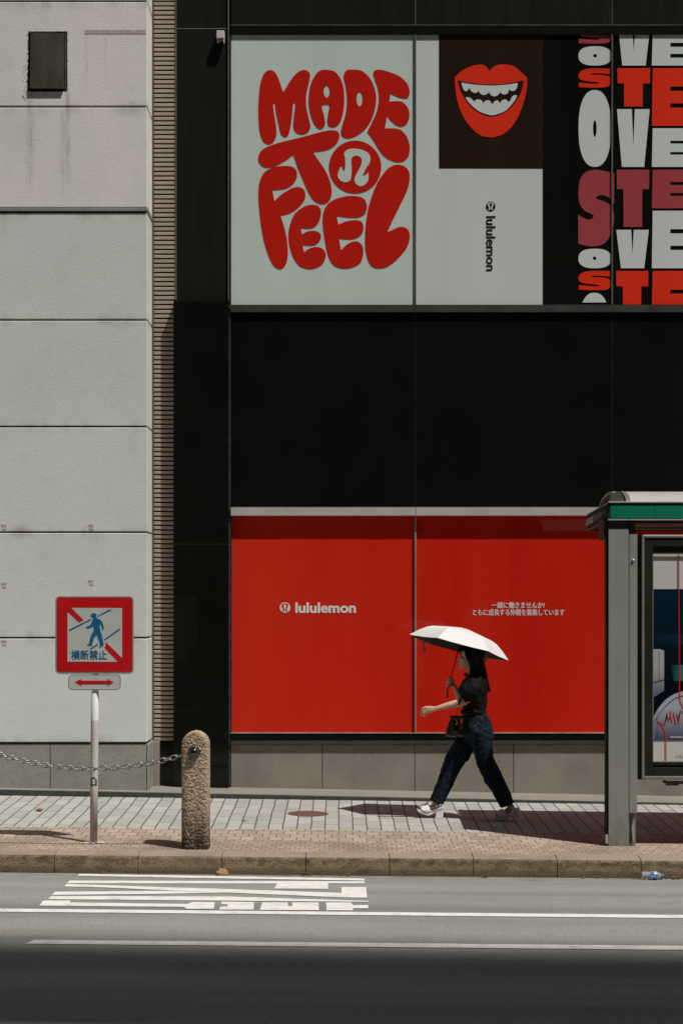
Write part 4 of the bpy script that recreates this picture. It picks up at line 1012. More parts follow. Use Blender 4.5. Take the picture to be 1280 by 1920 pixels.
# big crumpled leaf: several curled lobes in one mesh
c = on(418.5, 1637.5, z_road); c.y = YK - .03; c.z = z_road(c.x, c.y)
big = MB(); rnd = random.Random(3)
for (r_, sx, dyv) in ((.050, 1.0, 0), (.042, 1.1, -.012), (.034, 1.25, -.022)):
    nu, nv = 22, 10; vs = []
    for i in range(nv + 1):
        for k in range(nu + 1):
            th = math.pi * k / nu; ph = math.pi / 2 * i / nv
            d = Vector((math.cos(th) * math.cos(ph) * sx, -math.sin(ph) * .8, math.sin(th) * math.cos(ph)))
            q = r_ * (1 + .14 * mnoise.noise(d * 3 + Vector((r_ * 90, 0, 0))) + .10 * mnoise.noise(d * 9) + .035 * math.sin(th * 9 + r_ * 300))
            vs.append(c + Vector((0, dyv + .012, .002)) + d * q)
    big.add(vs, [(i * (nu + 1) + k, i * (nu + 1) + k + 1, (i + 1) * (nu + 1) + k + 1, (i + 1) * (nu + 1) + k) for i in range(nv) for k in range(nu) if rnd.random() > (.16 if r_ > .045 else .05)])
bl = obj('dry_leaf', big, M['leaf_light'], None, loc=c, smooth=False); sm_ = bl.modifiers.new('s', 'SOLIDIFY'); sm_.thickness = .0015
tag(bl, 'large crumpled brown leaf standing up against the kerb', 'leaf')
spots = [(193, .016), (187, .010), (201, .009), (537, .013), (545, .009), (570, .017), (578, .013), (585, .010), (604, .010), (628, .010), (640, .012), (653, .014), (905, .014), (911, .018), (974, .009), (1093, .013), (1117, .012), (1137, .009),
         (1188, .014), (1194, .010), (1240, .014), (1250, .012), (1262, .018), (1271, .013)]
for k, (px, r) in enumerate(spots):
    c = on(px, 1641, z_road); c.x = PX(px, YK - .02); c.y = YK - .015 - random.uniform(.0, .03); c.z = z_road(c.x, c.y) + .001
    o = leaf('dry_leaf', c, r, k, random.uniform(.5, 1.3)); tag(o, 'small dry brown leaf lying in the gutter against the kerb face', 'leaf', 'small dry leaves in the gutter')
for (px, py, r, lab) in ((74, 1521, .035, 'dry brown leaf on the grey paving left of the sign pole'), (457, 1540, .014, 'tiny brown leaf on the grey paving between bollard and manhole cover')):
    o = leaf('dry_leaf', on(px, py, z_walk), r, px, .3); tag(o, lab, 'leaf')
# bottle lying in the gutter
Yb = YK - .055; c0 = Vector((PX(1201, Yb), Yb, 0)); c0.z = z_road(c0.x, Yb) + .031
ax = Vector((1, -.04, -.0094)).normalized()
bt = empty('plastic_bottle', c0 - Vector((0, 0, .03)), 'clear plastic bottle with blue label and cap lying in the gutter', 'bottle')
def plastic():
    g = G('clear_plastic'); t = g.t
    g.col(c4((.72, .76, .78))); g.set(Roughness=.18, Transmission_Weight=.72); g.b.inputs['IOR'].default_value = 1.25; return g.m
prof = [(.012, 0), (.024, .001), (.029, .006)]
for k in range(6): prof += [(.0295, .012 + k * .010), (.0275, .016 + k * .010)]
prof += [(.0295, .072), (.0295, .118), (.028, .126), (.021, .140), (.014, .148), (.0125, .152)]
obj('bottle_body', MB().lathe(c0, ax, prof, 32), plastic(), bt, smooth=True)
lm = G('blue_label'); xx_ = lm.xyz()
lm.col(lm.mix(lm.rng(lm.noise(34, 2), .50, .54), c4((.02, .13, .42)), c4((.50, .62, .72)))); lm.set(Roughness=.3)
obj('label', MB().lathe(c0, ax, [(.0298, .068), (.0302, .070), (.0302, .114), (.0298, .116)], 32), lm.m, bt, smooth=True)
obj('cap', MB().lathe(c0, ax, [(.0135, .152), (.0145, .153), (.0145, .166), (.012, .168)], 24), simple('blue_cap', (.03, .22, .50), .4), bt, smooth=True)

# ================================================================ WOMAN WITH UMBRELLA
YW = 16.05
def R3(x, y, dy=0.):                 # 1 unit is about 1 mm
    return P(740 + x / 4.685, 1150 + y / 4.685, YW + dy)
def r5(x, y): return (187.4 + .732 * x, 609 + .732 * y)
def r6(x, y): return (281 + .5856 * x, 187.4 + .5856 * y)
def limb(mb, pts, seg=20, sq=2.0):
    """pts: (x, y, dy, in-plane radius mm, side radius mm)"""
    C = [R3(p[0], p[1], p[2]) for p in pts]; n = len(C); S_ = Vector((0, 1, 0)); rings = []
    for i, c in enumerate(C):
        t = (C[min(i + 1, n - 1)] - C[max(i - 1, 0)]).normalized()
        a = t.cross(S_).normalized(); b = a.cross(t).normalized()
        ra, rb = pts[i][3] / 1000, pts[i][4] / 1000
        r = []
        for k in range(seg):
            th = k / seg * math.tau; u, v = math.cos(th), math.sin(th)
            r.append(c + a * ra * math.copysign(abs(u) ** (2 / sq), u) + b * rb * math.copysign(abs(v) ** (2 / sq), v))
        rings.append(r)
    vs = [q for r in rings for q in r]
    fs = [(i * seg + k, i * seg + (k + 1) % seg, (i + 1) * seg + (k + 1) % seg, (i + 1) * seg + k) for i in range(n - 1) for k in range(seg)]
    fs += [tuple(reversed(range(seg))), tuple(range((n - 1) * seg, n * seg))]
    return mb.add(vs, fs)
def ball(mb, x, y, dy, rx, ry, rz): return mb.ell(R3(x, y, dy), (rx / 1000, ry / 1000, rz / 1000), 16, 12)
def smooth_path(pts, k=4):
    out = []; n = len(pts)
    for i in range(n - 1):
        p0, p1, p2, p3 = pts[max(i - 1, 0)], pts[i], pts[i + 1], pts[min(i + 2, n - 1)]
        for j in range(k):
            t = j / k
            out.append(tuple(.5 * (2 * b + (c - a) * t + (2 * a - 5 * b + 4 * c - d) * t * t + (3 * b - a - 3 * c + d) * t ** 3) for a, b, c, d in zip(p0, p1, p2, p3)))
    out.append(pts[-1]); return out
def skin_mat():
    g = G('skin'); n = g.noise(25, 4)
    g.col(g.mix(g.rng(n, .3, .7), c4((.52, .31, .215)), c4((.62, .39, .28)))); g.set(Roughness=.5, Subsurface_Weight=.12)
    g.b.inputs['Subsurface Radius'].default_value = (.01, .004, .002); return g.m
M['skin'] = skin_mat()
def cloth(name, c1, c2, rough=.8, sc=9, bump=.004, bs=400):
    g = G(name); g.col(g.mix(g.rng(g.noise(sc, 5), .35, .7), c4(c1), c4(c2))); g.set(Roughness=rough, Specular_IOR_Level=.12)
    g.b.inputs['Sheen Weight'].default_value = .0
    g.bump(g.noise(bs, 2), bump * .1, .5); return g.m
M['blouse'] = cloth('black_blouse', (.006, .006, .006), (.011, .010, .010), .75)
def denim():
    g = G('dark_denim'); p = g.pos()
    f = g.noise(9, 4, g.scale(p, (1, 1, .6))); b = g.mix(g.rng(f, .38, .7), c4((.004, .008, .013)), c4((.012, .024, .037)))
    g.col(b); g.set(Roughness=.85, Specular_IOR_Level=.12); g.bump(g.noise(500, 2), .0006, .5); return g.m
M['denim'] = denim()
M['hair'] = simple('black_hair', (.006, .0045, .004), .38, var=.5, scale=60, spec=.16, streak=(1.6, 1.6, .12))
M['shoe'] = simple('white_leather', (.80, .78, .76), .45, var=.05)
wm = empty('person', (R3(640, 1790).x, YW, z_walk(R3(640, 1790).x, YW)), 'woman in black puff sleeve blouse and dark jeans striding left under a white umbrella', 'person')
# ---- body (one continuous surface)
bd_ = MB()
prof = [  # r6 y, front x, back x, half width mm, squareness
 (140, 600, 760, 40), (155, 555, 795, 58), (180, 518, 822, 70), (215, 496, 840, 76), (250, 487, 848, 78), (285, 487, 850, 77), (310, 492, 848, 75), (330, 499, 842, 73),
 (355, 494, 830, 72), (380, 490, 812, 70), (400, 484, 785, 67), (425, 482, 750, 63), (445, 486, 720, 59), (465, 484, 690, 53), (485, 484, 655, 44), (500, 490, 625, 34), (510, 505, 590, 20)]
rings = []; seg = 32
for (yy, xf, xb, hw) in smooth_path([tuple(map(float, p)) for p in prof], 3):
    cxr, rr_ = (xf + xb) / 2, (xb - xf) / 2; r = []
    for k in range(seg):
        th = k / seg * math.tau; u, v = math.cos(th), math.sin(th)
        e = 2.0 if u > 0 else 2.25
        X, Yv = r6(cxr + rr_ * math.copysign(abs(u) ** (2 / e), u), yy)
        q = R3(X, Yv, 0); q.y += hw / 1000 * math.copysign(abs(v) ** (2 / 2.1), v); r.append(q)
    rings.append(r)
n = len(rings)
bd_.add([q for r in rings for q in r], [(i * seg + k, i * seg + (k + 1) % seg, (i + 1) * seg + (k + 1) % seg, (i + 1) * seg + k) for i in range(n - 1) for k in range(seg)] + [tuple(range(seg)), tuple(range((n - 1) * seg, n * seg))])
# nose, lips, chin, cheeks
def r6l(pts): return [(*r6(a, b), c, d, e) for a, b, c, d, e in pts]
limb(bd_, r6l([(506, 318, 0, 6, 6), (494, 335, 0, 8, 7), (482, 352, 0, 8, 7.5), (476, 364, 0, 7, 8), (484, 374, 0, 5, 8)]), 12)
ball(bd_, *r6(468, 365), 0, 4.2, 5.5, 4.2); ball(bd_, *r6(480, 372), .008, 5.5, 4.2, 4); ball(bd_, *r6(480, 372), -.008, 5.5, 4.2, 4)
ball(bd_, *r6(488, 411), 0, 8.5, 17, 5); ball(bd_, *r6(489, 426), 0, 8.5, 15, 5.5); ball(bd_, *r6(496, 484), 0, 12, 17, 11)
ball(bd_, *r6(505, 300), -.033, 12, 22, 7); ball(bd_, *r6(505, 300), .033, 12, 22, 7)
ball(bd_, *r6(545, 372), -.040, 30, 24, 26); ball(bd_, *r6(545, 372), .040, 30, 24, 26)
for s_ in (-1, 1):      # ears
    ball(bd_, *r6(690, 365), s_ * .073, 14, 6, 24)
limb(bd_, [(*r6(690, 400), 0, 62, 55), (*r6(672, 470), 0, 52, 50), (*r6(668, 540), 0, 47, 50), (*r6(690, 600), 0, 52, 60), (705, 590, 0, 80, 110)])
# torso (under the clothes), bare strip at the waist
limb(bd_, [(700, 540, 0, 45, 70), (705, 580, 0, 70, 145), (705, 660, 0, 88, 135), (700, 760, 0, 86, 118), (695, 840, 0, 88, 112), (693, 885, 0, 88, 110), (700, 930, 0, 92, 115), (715, 1000, 0, 95, 118)], 28)
for dy, pts in ((-.075, [(735, 990, 0, 82, 58), (770, 1180, 0, 65, 62), (820, 1350, 0, 52, 50), (880, 1480, 0, 48, 46), (960, 1620, 0, 34, 34), (1005, 1680, 0, 27, 27), (1022, 1718, 0, 26, 25)]),
                (.05, [(680, 990, 0, 80, 58), (600, 1150, 0, 68, 62), (510, 1340, 0, 52, 50), (450, 1480, 0, 46, 44), (385, 1590, 0, 32, 32), (352, 1650, 0, 26, 26), (352, 1690, 0, 25, 24)])):
    limb(bd_, smooth_path([(a, b, c + dy, d, e) for a, b, c, d, e in pts], 3))
# feet
def foot(pts, dy, toes):
    limb(bd_, smooth_path([(a, b, dy, d, e) for a, b, d, e in pts], 3))
    for k in range(5):
        tx, ty = toes; dd = (k - 2) * .0145
        limb(bd_, [(tx + 22 + abs(k - 1) * 5, ty - 3, dy + dd, 8, 8), (tx + 4 + abs(k - 1) * 6, ty, dy + dd, 8, 7.5), (tx - 6 + abs(k - 1) * 7, ty + 3, dy + dd, 4, 4)], 10)
foot([(392, 1688, 20, 22), (370, 1690, 27, 27), (335, 1700, 24, 29), (290, 1716, 18, 35), (250, 1716, 13, 38), (222, 1706, 10, 36)], .045, (212, 1702))
foot([(1050, 1700, 20, 22), (1025, 1712, 27, 27), (990, 1732, 24, 29), (940, 1755, 17, 35), (905, 1766, 12, 38), (885, 1770, 10, 36)], -.085, (874, 1770))
# near (left) arm reaching forward, and its hand
limb(bd_, smooth_path([(715, 600, -.15, 42, 40), (690, 670, -.185, 40, 38), (650, 735, -.20, 36, 34), (600, 778, -.205, 34, 32), (550, 790, -.205, 34, 32), (480, 806, -.21, 30, 28), (410, 824, -.215, 24, 21), (365, 836, -.22, 20, 15), (335, 842, -.222, 25, 14), (305, 845, -.224, 32, 14), (275, 848, -.224, 32, 13), (258, 850, -.222, 24, 10)], 3))
for f_ in ([(268, 824, -.232, 9.5, 9), (246, 836, -.238, 9, 8.5), (234, 856, -.235, 8, 8), (229, 884, -.225, 6.5, 7)],
           [(262, 838, -.226, 9.5, 9), (243, 856, -.234, 9, 8.5), (236, 880, -.228, 8, 8), (238, 902, -.216, 6.5, 7)],
           [(272, 852, -.224, 9, 9), (256, 874, -.230, 8.5, 8.5), (254, 895, -.224, 8, 8), (262, 911, -.213, 6, 6.5)],
           [(288, 862, -.220, 8.5, 8.5), (278, 882, -.224, 8, 8), (278, 897, -.218, 7, 7), (284, 908, -.210, 5.5, 6)],
           [(318, 836, -.206, 12, 10), (288, 830, -.192, 11, 10), (262, 838, -.186, 9.5, 9), (242, 852, -.186, 7.5, 8)]):
    limb(bd_, smooth_path(f_, 3), 12)
# far (right) arm holding the umbrella
limb(bd_, smooth_path([(700, 600, .15, 40, 40), (650, 680, .17, 37, 36), (600, 745, .155, 33, 32), (570, 742, .13, 31, 30), (545, 690, .10, 27, 26), (520, 645, .08, 21, 20), (506, 625, .07, 19, 18), (500, 605, .062, 24, 16), (494, 588, .056, 24, 17)], 3))
for k in range(4):                     # fingers wrapped round the grip (grip axis near (484,600))
    oy = 572 + k * 19; hx = 486 - k * 2.0
    limb(bd_, smooth_path([(hx + 22, oy + 6, .052, 9, 9), (hx + 6, oy + 2, .022, 9, 8.5), (hx - 14, oy + 5, .022, 8.5, 8.5), (hx - 25, oy + 7, .042, 8, 8), (hx - 18, oy + 9, .060, 6.5, 7)], 3), 12)
limb(bd_, smooth_path([(506, 610, .050, 11, 11), (502, 585, .034, 11, 10), (498, 562, .030, 9, 9), (495, 545, .034, 7, 7)], 3), 12)
body = blob('body', bd_, M['skin'], wm, .0042, 2)
def face_bit(name, pts, dy, col, rough=.5, sx=1):
    mb = MB()
    for p in pts: mb.ell(R3(*r6(p[0], p[1]), dy), (p[2] / 1000, p[3] / 1000, p[4] / 1000), 12, 8)
    return obj(name, mb, simple(name + '_tone', col, rough, var=.1), wm, smooth=True)
eye = MB()
for dy in (-.034, .034): eye.ell(R3(*r6(512, 326), dy * 1.05), (.006, .011, .0036), 12, 8)
obj('eyes', eye, simple('eye_dark', (.02, .013, .01), .15), wm, smooth=True)
brw = MB()
for dy in (-.034, .034): brw.tube([R3(*r6(500, 296), dy * .55), R3(*r6(496, 290), dy), R3(*r6(512, 292), dy * 1.5)], [.0012, .0018, .001], 6)
obj('eyebrows', brw, M['hair'], wm)
lsh = MB()
for dy in (-.034, .034): lsh.tube([R3(*r6(489, 322), dy * .8), R3(*r6(498, 317), dy), R3(*r6(512, 320), dy * 1.3)], [.0006, .0011, .0008], 6)
obj('eyelashes', lsh, M['hair'], wm)
face_bit('lips', [(479, 413, 7, 16, 3.2), (480, 424, 7, 14, 3.6)], 0, (.30, .075, .065))
# ---- hair
hr = MB()
hcap = [(138, 575, 800, 52), (150, 535, 822, 70), (175, 500, 842, 82), (205, 492, 858, 87), (235, 505, 866, 90), (270, 560, 868, 91), (310, 585, 868, 91), (350, 598, 864, 89), (390, 615, 860, 86), (425, 640, 866, 82), (455, 672, 872, 76), (490, 690, 878, 72), (540, 690, 890, 74), (590, 660, 898, 88), (640, 700, 910, 96), (700, 760, 922, 80), (760, 820, 936, 62), (810, 865, 948, 42), (850, 915, 952, 18)]
rings = []
for (yy, xf, xb, hw) in smooth_path([tuple(map(float, p)) for p in hcap], 3):
    cxr, rr_ = (xf + xb) / 2, (xb - xf) / 2; r = []
    for k in range(seg):
        th = k / seg * math.tau; u, v = math.cos(th), math.sin(th)
        X, Yv = r6(cxr + rr_ * math.copysign(abs(u) ** .85, u), yy)
        q = R3(X, Yv, 0); q.y += hw / 1000 * math.copysign(abs(v) ** .9, v); r.append(q)
    rings.append(r)
n = len(rings)
hr.add([q for r in rings for q in r], [(i * seg + k, i * seg + (k + 1) % seg, (i + 1) * seg + (k + 1) % seg, (i + 1) * seg + k) for i in range(n - 1) for k in range(seg)] + [tuple(range(seg)), tuple(range((n - 1) * seg, n * seg))])
for k in range(13):                     # fringe locks over the forehead
    dy = (k - 6) * .0115; dr = random.uniform(-8, 12)
    limb(hr, smooth_path([(*r6(560, 190), dy * .9, 9, 8), (*r6(512, 215), dy, 8, 7), (*r6(488, 250), dy * 1.08, 6, 6), (*r6(486 + abs(k - 6) * 3, 284 + dr), dy * 1.15, 3, 4)], 3), 8)
for s_ in (-1, 1):
    for k in range(9):                  # face framing locks
        x0 = 572 + k * 9
        limb(hr, smooth_path([(*r6(560 + k * 8, 200), s_ * .070, 10, 9), (*r6(x0 + 12, 300), s_ * .083, 9, 7), (*r6(x0 + 40, 380), s_ * .083, 9, 7), (*r6(x0 + 66 + k, 440 + k * 3), s_ * .074, 7, 6), (*r6(655 + k * 6, 505), s_ * .058, 5, 5), (*r6(640 + k * 8, 580 + random.uniform(-10, 14)), s_ * .06, 3, 3)], 3), 8)
for k in range(26):                     # loose ends down the back
    dy = random.uniform(-.085, .085); x0 = random.uniform(850, 890)
    limb(hr, smooth_path([(*r6(x0, 560), dy, 7, 7), (*r6(x0 + 14, 660), dy * 1.05, 7, 7), (*r6(x0 + 34, 760), dy * 1.05, 6, 6), (*r6(x0 + 48 + random.uniform(-8, 20), 840 + random.uniform(-30, 26)), dy * 1.0, 2.5, 2.5)], 3), 8)
def hair_d(c, n): return mnoise.noise(Vector((c.x * 95, c.y * 95, c.z * 7))) * .0035
blob('hair', hr, M['hair'], wm, .0042, 1, hair_d)
clipm = simple('tortoise_clip', (.30, .20, .14), .35, var=.5, scale=60, coat=.5)
cp = MB()
for k in range(6):
    yy = 305 + k * 22
    cp.tube([R3(*r6(838 + k * 2, yy + 12), -.055), R3(*r6(880 + (3 - abs(k - 2)) * 10, yy - 4), -.035), R3(*r6(888 + (3 - abs(k - 2)) * 8, yy), .0), R3(*r6(880 + (3 - abs(k - 2)) * 10, yy - 4), .035)], [.004, .0055, .006, .004], 8)
cp.tube([R3(*r6(850, 300), -.05), R3(*r6(872, 360), -.05), R3(*r6(845, 432), -.045)], [.006, .007, .006], 8)
obj('hair_clip', cp, clipm, wm, smooth=True)
# ---- blouse
bl_ = MB()
limb(bl_, smooth_path([(684, 528, 0, 50, 62), (700, 552, 0, 72, 110), (708, 590, 0, 96, 158), (708, 660, 0, 106, 152), (705, 740, 0, 104, 138), (699, 815, 0, 101, 128), (693, 848, 0, 100, 126), (691, 876, 0, 108, 134)], 4), 36)
for s_ in (-1, 1):
    pts = [(712, 560, .11, 42, 46), (706, 590, .155, 62, 62), (685, 640, .19, 88, 80), (655, 688, .205, 92, 84), (630, 722, .21, 74, 66), (608, 744, .21, 50, 46), (598, 752, .21, 46, 44)]
    if s_ > 0: pts = [(700, 560, .11, 40, 44), (690, 590, .15, 58, 56), (660, 640, .18, 72, 66), (625, 690, .175, 70, 66), (598, 724, .155, 46, 44), (588, 734, .15, 42, 42)]
    limb(bl_, smooth_path([(a, b, s_ * c, d, e) for a, b, c, d, e in pts], 4), 30)
for k in range(22):      # frilled neckline
    a = k / 22 * math.tau
    bl_.ell(R3(668 + 50 * math.cos(a) - 8, 548 + 16 * math.cos(a) + 4 * (k % 2), .062 * math.sin(a)), (.014, .012, .013), 8, 6)
for k in range(16): ball(bl_, 634 - k * 2.2, 562 + k * 4.2, .014 * math.sin(k * 2.1) - .01, 17, 20, 11)
def fold(c, n):
    a = mnoise.noise(Vector((c.x * 16 + c.z * 9, c.y * 14, c.z * 6 - c.x * 5))); b = mnoise.noise(c * 34)
    return a * .012 + abs(mnoise.noise(Vector((c.x * 30, c.y * 30, c.z * 11)))) * .009 + b * .004
blo = blob('blouse', bl_, M['blouse'], wm, .006, 2, fold)
hem = MB(); 
for k in range(96):
    a = k / 96 * math.tau; w_ = 1 + .03 * math.sin(k * 1.3)
    hem.ell(R3(691 + 105 * w_ * math.cos(a), 868 + 3 * math.sin(k * .9) + 4 * math.cos(a), .131 * w_ * math.sin(a)), (.010, .010, .019), 8, 6)
obj('hem_frill', hem, M['blouse'], blo, smooth=True)
rb = MB()
rb.tube([R3(x, y, -.255) for x, y in ((582, 742), (572, 765), (556, 788), (560, 798))], [.004, .006, .006, .007], 6)
rb.tube([R3(x, y, -.25) for x, y in ((580, 744), (550, 772), (530, 792), (514, 814))], [.0045, .0035, .003, .003], 6)
rb.tube([R3(x, y, -.256) for x, y in ((583, 744), (578, 770), (566, 790), (560, 806))], [.0045, .004, .004, .006], 6)
rb.ell(R3(583, 743, -.254), (.010, .007, .009)); obj('sleeve_ribbon', rb, M['blouse'], wm, smooth=True)
# ---- jeans
jn = MB()
def r5l(pts, dy): return [(*r5(a, b), dy + c, d * .732, e) for a, b, c, d, e in pts]
limb(jn, smooth_path([(*r5(690, 372), 0, 104, 128), (*r5(694, 400), 0, 108, 134), (*r5(712, 470), 0, 126, 152), (*r5(728, 560), 0, 138, 165), (*r5(740, 640), 0, 132, 165), (*r5(735, 720), 0, 95, 150), (*r5(700, 790), 0, 50, 100)], 4), 36)
limb(jn, smooth_path(r5l([(760, 560, -.02, 150, 85), (782, 680, -.015, 133, 92), (797, 790, -.01, 116, 92), (812, 880, -.005, 108, 88), (845, 980, 0, 106, 84), (905, 1100, 0, 112, 82), (965, 1210, 0, 103, 80), (1022, 1320, 0, 96, 80), (1070, 1420, 0, 86, 78), (1092, 1470, 0, 80, 76)], -.075), 4), 32)
limb(jn, smooth_path(r5l([(660, 560, 0, 115, 85), (610, 680, 0, 125, 92), (545, 800, 0, 128, 92), (480, 900, 0, 122, 88), (425, 1000, 0, 112, 84), (385, 1100, 0, 104, 80), (348, 1200, 0, 96, 78), (300, 1300, 0, 92, 76), (258, 1390, 0, 86, 76), (243, 1430, 0, 84, 76)], .055), 4), 32)
def jfold(c, n):
    a = abs(mnoise.noise(Vector((c.x * 9 + 2, c.y * 8, c.z * 17 + c.x * 8))))
    b = mnoise.noise(Vector((c.x * 26, c.y * 20, c.z * 22 - c.x * 14)))
    return a * .012 - .004 + abs(mnoise.noise(Vector((c.x * 20 + c.z * 14, c.y * 10, c.z * 11 - c.x * 15)))) * .009 + b * .0008
jeans = blob('jeans', jn, M['denim'], wm, .006, 2, jfold)
ds = simple('denim_stitch', (.10, .105, .11), .7)
for pts, dy in (([(598, 408), (604, 450), (622, 492), (660, 516), (720, 510), (745, 470)], -.168), ([(800, 380), (808, 400), (812, 432)], -.150)):
    mb = MB(); V = [R3(*r5(*q), dy) for q in pts]
    # lay the stitching on the cloth
    mb.tube(V, .0016, 6); so_ = obj('stitching', mb, ds, jeans, smooth=True)
    w_ = so_.modifiers.new('w', 'SHRINKWRAP'); w_.target = jeans; w_.wrap_method = 'NEAREST_SURFACEPOINT'; w_.wrap_mode = 'ABOVE_SURFACE'; w_.offset = .0015
pk_ = MB(); pkp = [r5(*q) for q in ((752, 470), (900, 505), (905, 600), (880, 655), (770, 640), (745, 590))]
loop = pkp + [pkp[0]]
mb = MB(); fine = []
for a, b in zip(loop[:-1], loop[1:]):
    for k in range(8): fine.append(R3(a[0] + (b[0] - a[0]) * k / 8, a[1] + (b[1] - a[1]) * k / 8, -.155))
mb.tube(fine, .0028, 6); po = obj('back_pocket', mb, M['denim'], jeans, smooth=True)
w_ = po.modifiers.new('w', 'SHRINKWRAP'); w_.target = jeans; w_.wrap_method = 'NEAREST_SURFACEPOINT'; w_.wrap_mode = 'ABOVE_SURFACE'; w_.offset = .002
for (x, y, rx, rz, dyo) in ((1092, 1468, 84, 0, -.075), (243, 1427, 88, 0, .085)):
    pass
# ---- sandals
def prism3(name, pts, dy, hw, mat, par, bev=.004, taper=None):
    front = [R3(x, y, dy) for x, y in pts]
    mb = MB(); n = len(pts); vs = []
    for sgn in (-1, 1):
        for q, (x, y) in zip(front, pts):
            h = hw if taper is None else taper(x, y)
            vs.append(Vector((q.x, YW + dy + sgn * h, q.z)))
    tris = tessellate_polygon([vs[:n]])
    mb.add(vs, [t for t in tris] + [tuple(i + n for i in reversed(t)) for t in tris] + [(i, (i + 1) % n, (i + 1) % n + n, i + n) for i in range(n)])
    return obj(name, mb, mat, par, bevel=bev)
SH = 4     # small lift so the heels stand on the paving
for dy, sole, heel, strap, ank in (
    (.045, [(196, 1714), (215, 1722), (250, 1737), (300, 1740), (340, 1714), (375, 1704), (416, 1694), (430, 1696), (418, 1712), (372, 1728), (350, 1745), (325, 1764), (290, 1774), (250, 1763), (203, 1742), (194, 1728)],
     [(362, 1712), (432, 1692), (428, 1730), (417, 1796), (352, 1796), (357, 1745)],
     [(224, 1692), (250, 1676), (284, 1666), (292, 1690), (304, 1722), (318, 1730), (300, 1742), (250, 1738), (228, 1722)],
     [(358, 1676), (376, 1676), (377, 1702), (370, 1708), (357, 1702)]),
    (-.085, [(862, 1792), (875, 1782), (910, 1783), (950, 1783), (985, 1766), (1015, 1735), (1050, 1714), (1082, 1706), (1088, 1716), (1060, 1738), (1035, 1752), (1012, 1780), (985, 1808), (940, 1817), (885, 1815), (866, 1805)],
     [(1036, 1732), (1088, 1706), (1090, 1796), (1084, 1801), (1046, 1801), (1040, 1765)],
     [(893, 1762), (920, 1726), (945, 1718), (968, 1740), (985, 1764), (984, 1774), (950, 1786), (905, 1784)],
     [(1014, 1700), (1028, 1690), (1044, 1716), (1050, 1728), (1040, 1736)])):
    s1 = prism3('sandal', sole, dy, .040, M['shoe'], wm, .005); s1.data.name = 'sole'
    prism3('heel', heel, dy, .034, M['shoe'], s1, .004)
    ym, yM = min(q[1] for q in strap), max(q[1] for q in strap)
    prism3('toe_strap', strap, dy, .044, M['shoe'], s1, .006, taper=lambda x, y: .020 + .026 * min(1, (y - ym) / (yM - ym) * 1.5))
    prism3('ankle_strap', ank, dy, .031, M['shoe'], s1, .004)

# ---- umbrella (its own thing)
Rm = .447
cen = R3(562, 300, .065)
e1 = (R3(995, 413) - R3(130, 187)).normalized()              # along the picture
up_ = Vector((-e1.z, 0, e1.x)); 
tl = math.radians(-5.6); e2 = (Vector((0, 1, 0)) * math.cos(tl) + up_ * math.sin(tl)).normalized(); nrm = e1.cross(e2).normalized()
if nrm.z < 0: nrm = -nrm
um = empty('umbrella', cen, 'white folding umbrella with black lining held tilted over the walking woman', 'umbrella')
def umb_h(u):
    T = ((0, .172), (.12, .169), (.3, .155), (.6, .127), (.70, .108), (.85, .060), (1.0, 0))
    for (a, p), (b, q) in zip(T[:-1], T[1:]):
        if u <= b: return p + (q - p) * (u - a) / (b - a)
    return 0
def canopy(off=0.0):
    nr, npn = 20, 12; ribs = 6; mb = MB(); vs = []
    def prof_h(u): return umb_h(u)
    tot = ribs * npn
    for i in range(nr + 1):
        u = i / nr
        for k in range(tot):
            j, f = divmod(k, npn); f = f / npn
            a0, a1 = j * math.pi / 3, (j + 1) * math.pi / 3
            ra = Vector((math.cos(a0), math.sin(a0))) * (1 - f) + Vector((math.cos(a1), math.sin(a1))) * f     # straight panels
            sag = 4 * f * (1 - f)
            ra = ra * (1 - .02 * sag * u)
            h = prof_h(u) - .010 * sag * u * (1.2 - u) * 1.5
            vs.append(cen + e1 * ra.x * Rm * u + e2 * ra.y * Rm * u + nrm * (h + off))
    fs = [(i * tot + k, i * tot + (k + 1) % tot, (i + 1) * tot + (k + 1) % tot, (i + 1) * tot + k) for i in range(1, nr) for k in range(tot)]
    fs += [(0, tot + k, tot + (k + 1) % tot) for k in range(tot)]
    return mb.add(vs, fs)
def cano(name, off, mat, par, flip=False):
    o = obj(name, canopy(off), mat, par, recalc=False)
    nf, npn = 6, 12
    for p in o.data.polygons: p.use_smooth = True
    o.data.set_sharp_from_angle(angle=math.radians(18))
    return o
cn_ = cano('canopy', 0, simple('white_umbrella_cloth', (.68, .66, .67), .6, var=.02, scale=4), um)
cano('lining', -.003, simple('black_lining', (.012, .012, .014), .7), um)
rim = MB()
ribm = simple('umbrella_steel', (.03, .03, .032), .35, .5)
for j in range(6):
    a = j * math.pi / 3; d = e1 * math.cos(a) + e2 * math.sin(a)
    mb = MB(); mb.tube([cen + d * Rm * u + nrm * (umb_h(u) - .007) for u in [k / 10 for k in range(11)]], .0022, 6)
    rb_ = obj('rib', mb, ribm, um, smooth=True)
    mb = MB(); mb.tube([cen + nrm * .02 + d * .01, cen + d * Rm * .5 + nrm * .108], .002, 6); obj('strut', mb, ribm, rb_)
shp = cen + nrm * .165; gp = R3(486, 590, .032)
dirn = (gp - shp).normalized()
obj('shaft', MB().tube([shp + nrm * .012, gp], [.0048, .0052], 10), ribm, um, smooth=True)
obj('ferrule', MB().tube([shp - nrm * .003, shp + nrm * .010], [.008, .004], 10), M['grey_dark'], um, smooth=True)
obj('grip', MB().tube([gp - dirn * .035, gp - dirn * .03, gp + dirn * .03, gp + dirn * .055, gp + dirn * .058], [.009, .0135, .0125, .0135, .009], 14), simple('black_grip', (.01, .01, .01), .4), um, smooth=True)
g2 = gp + dirn * .056
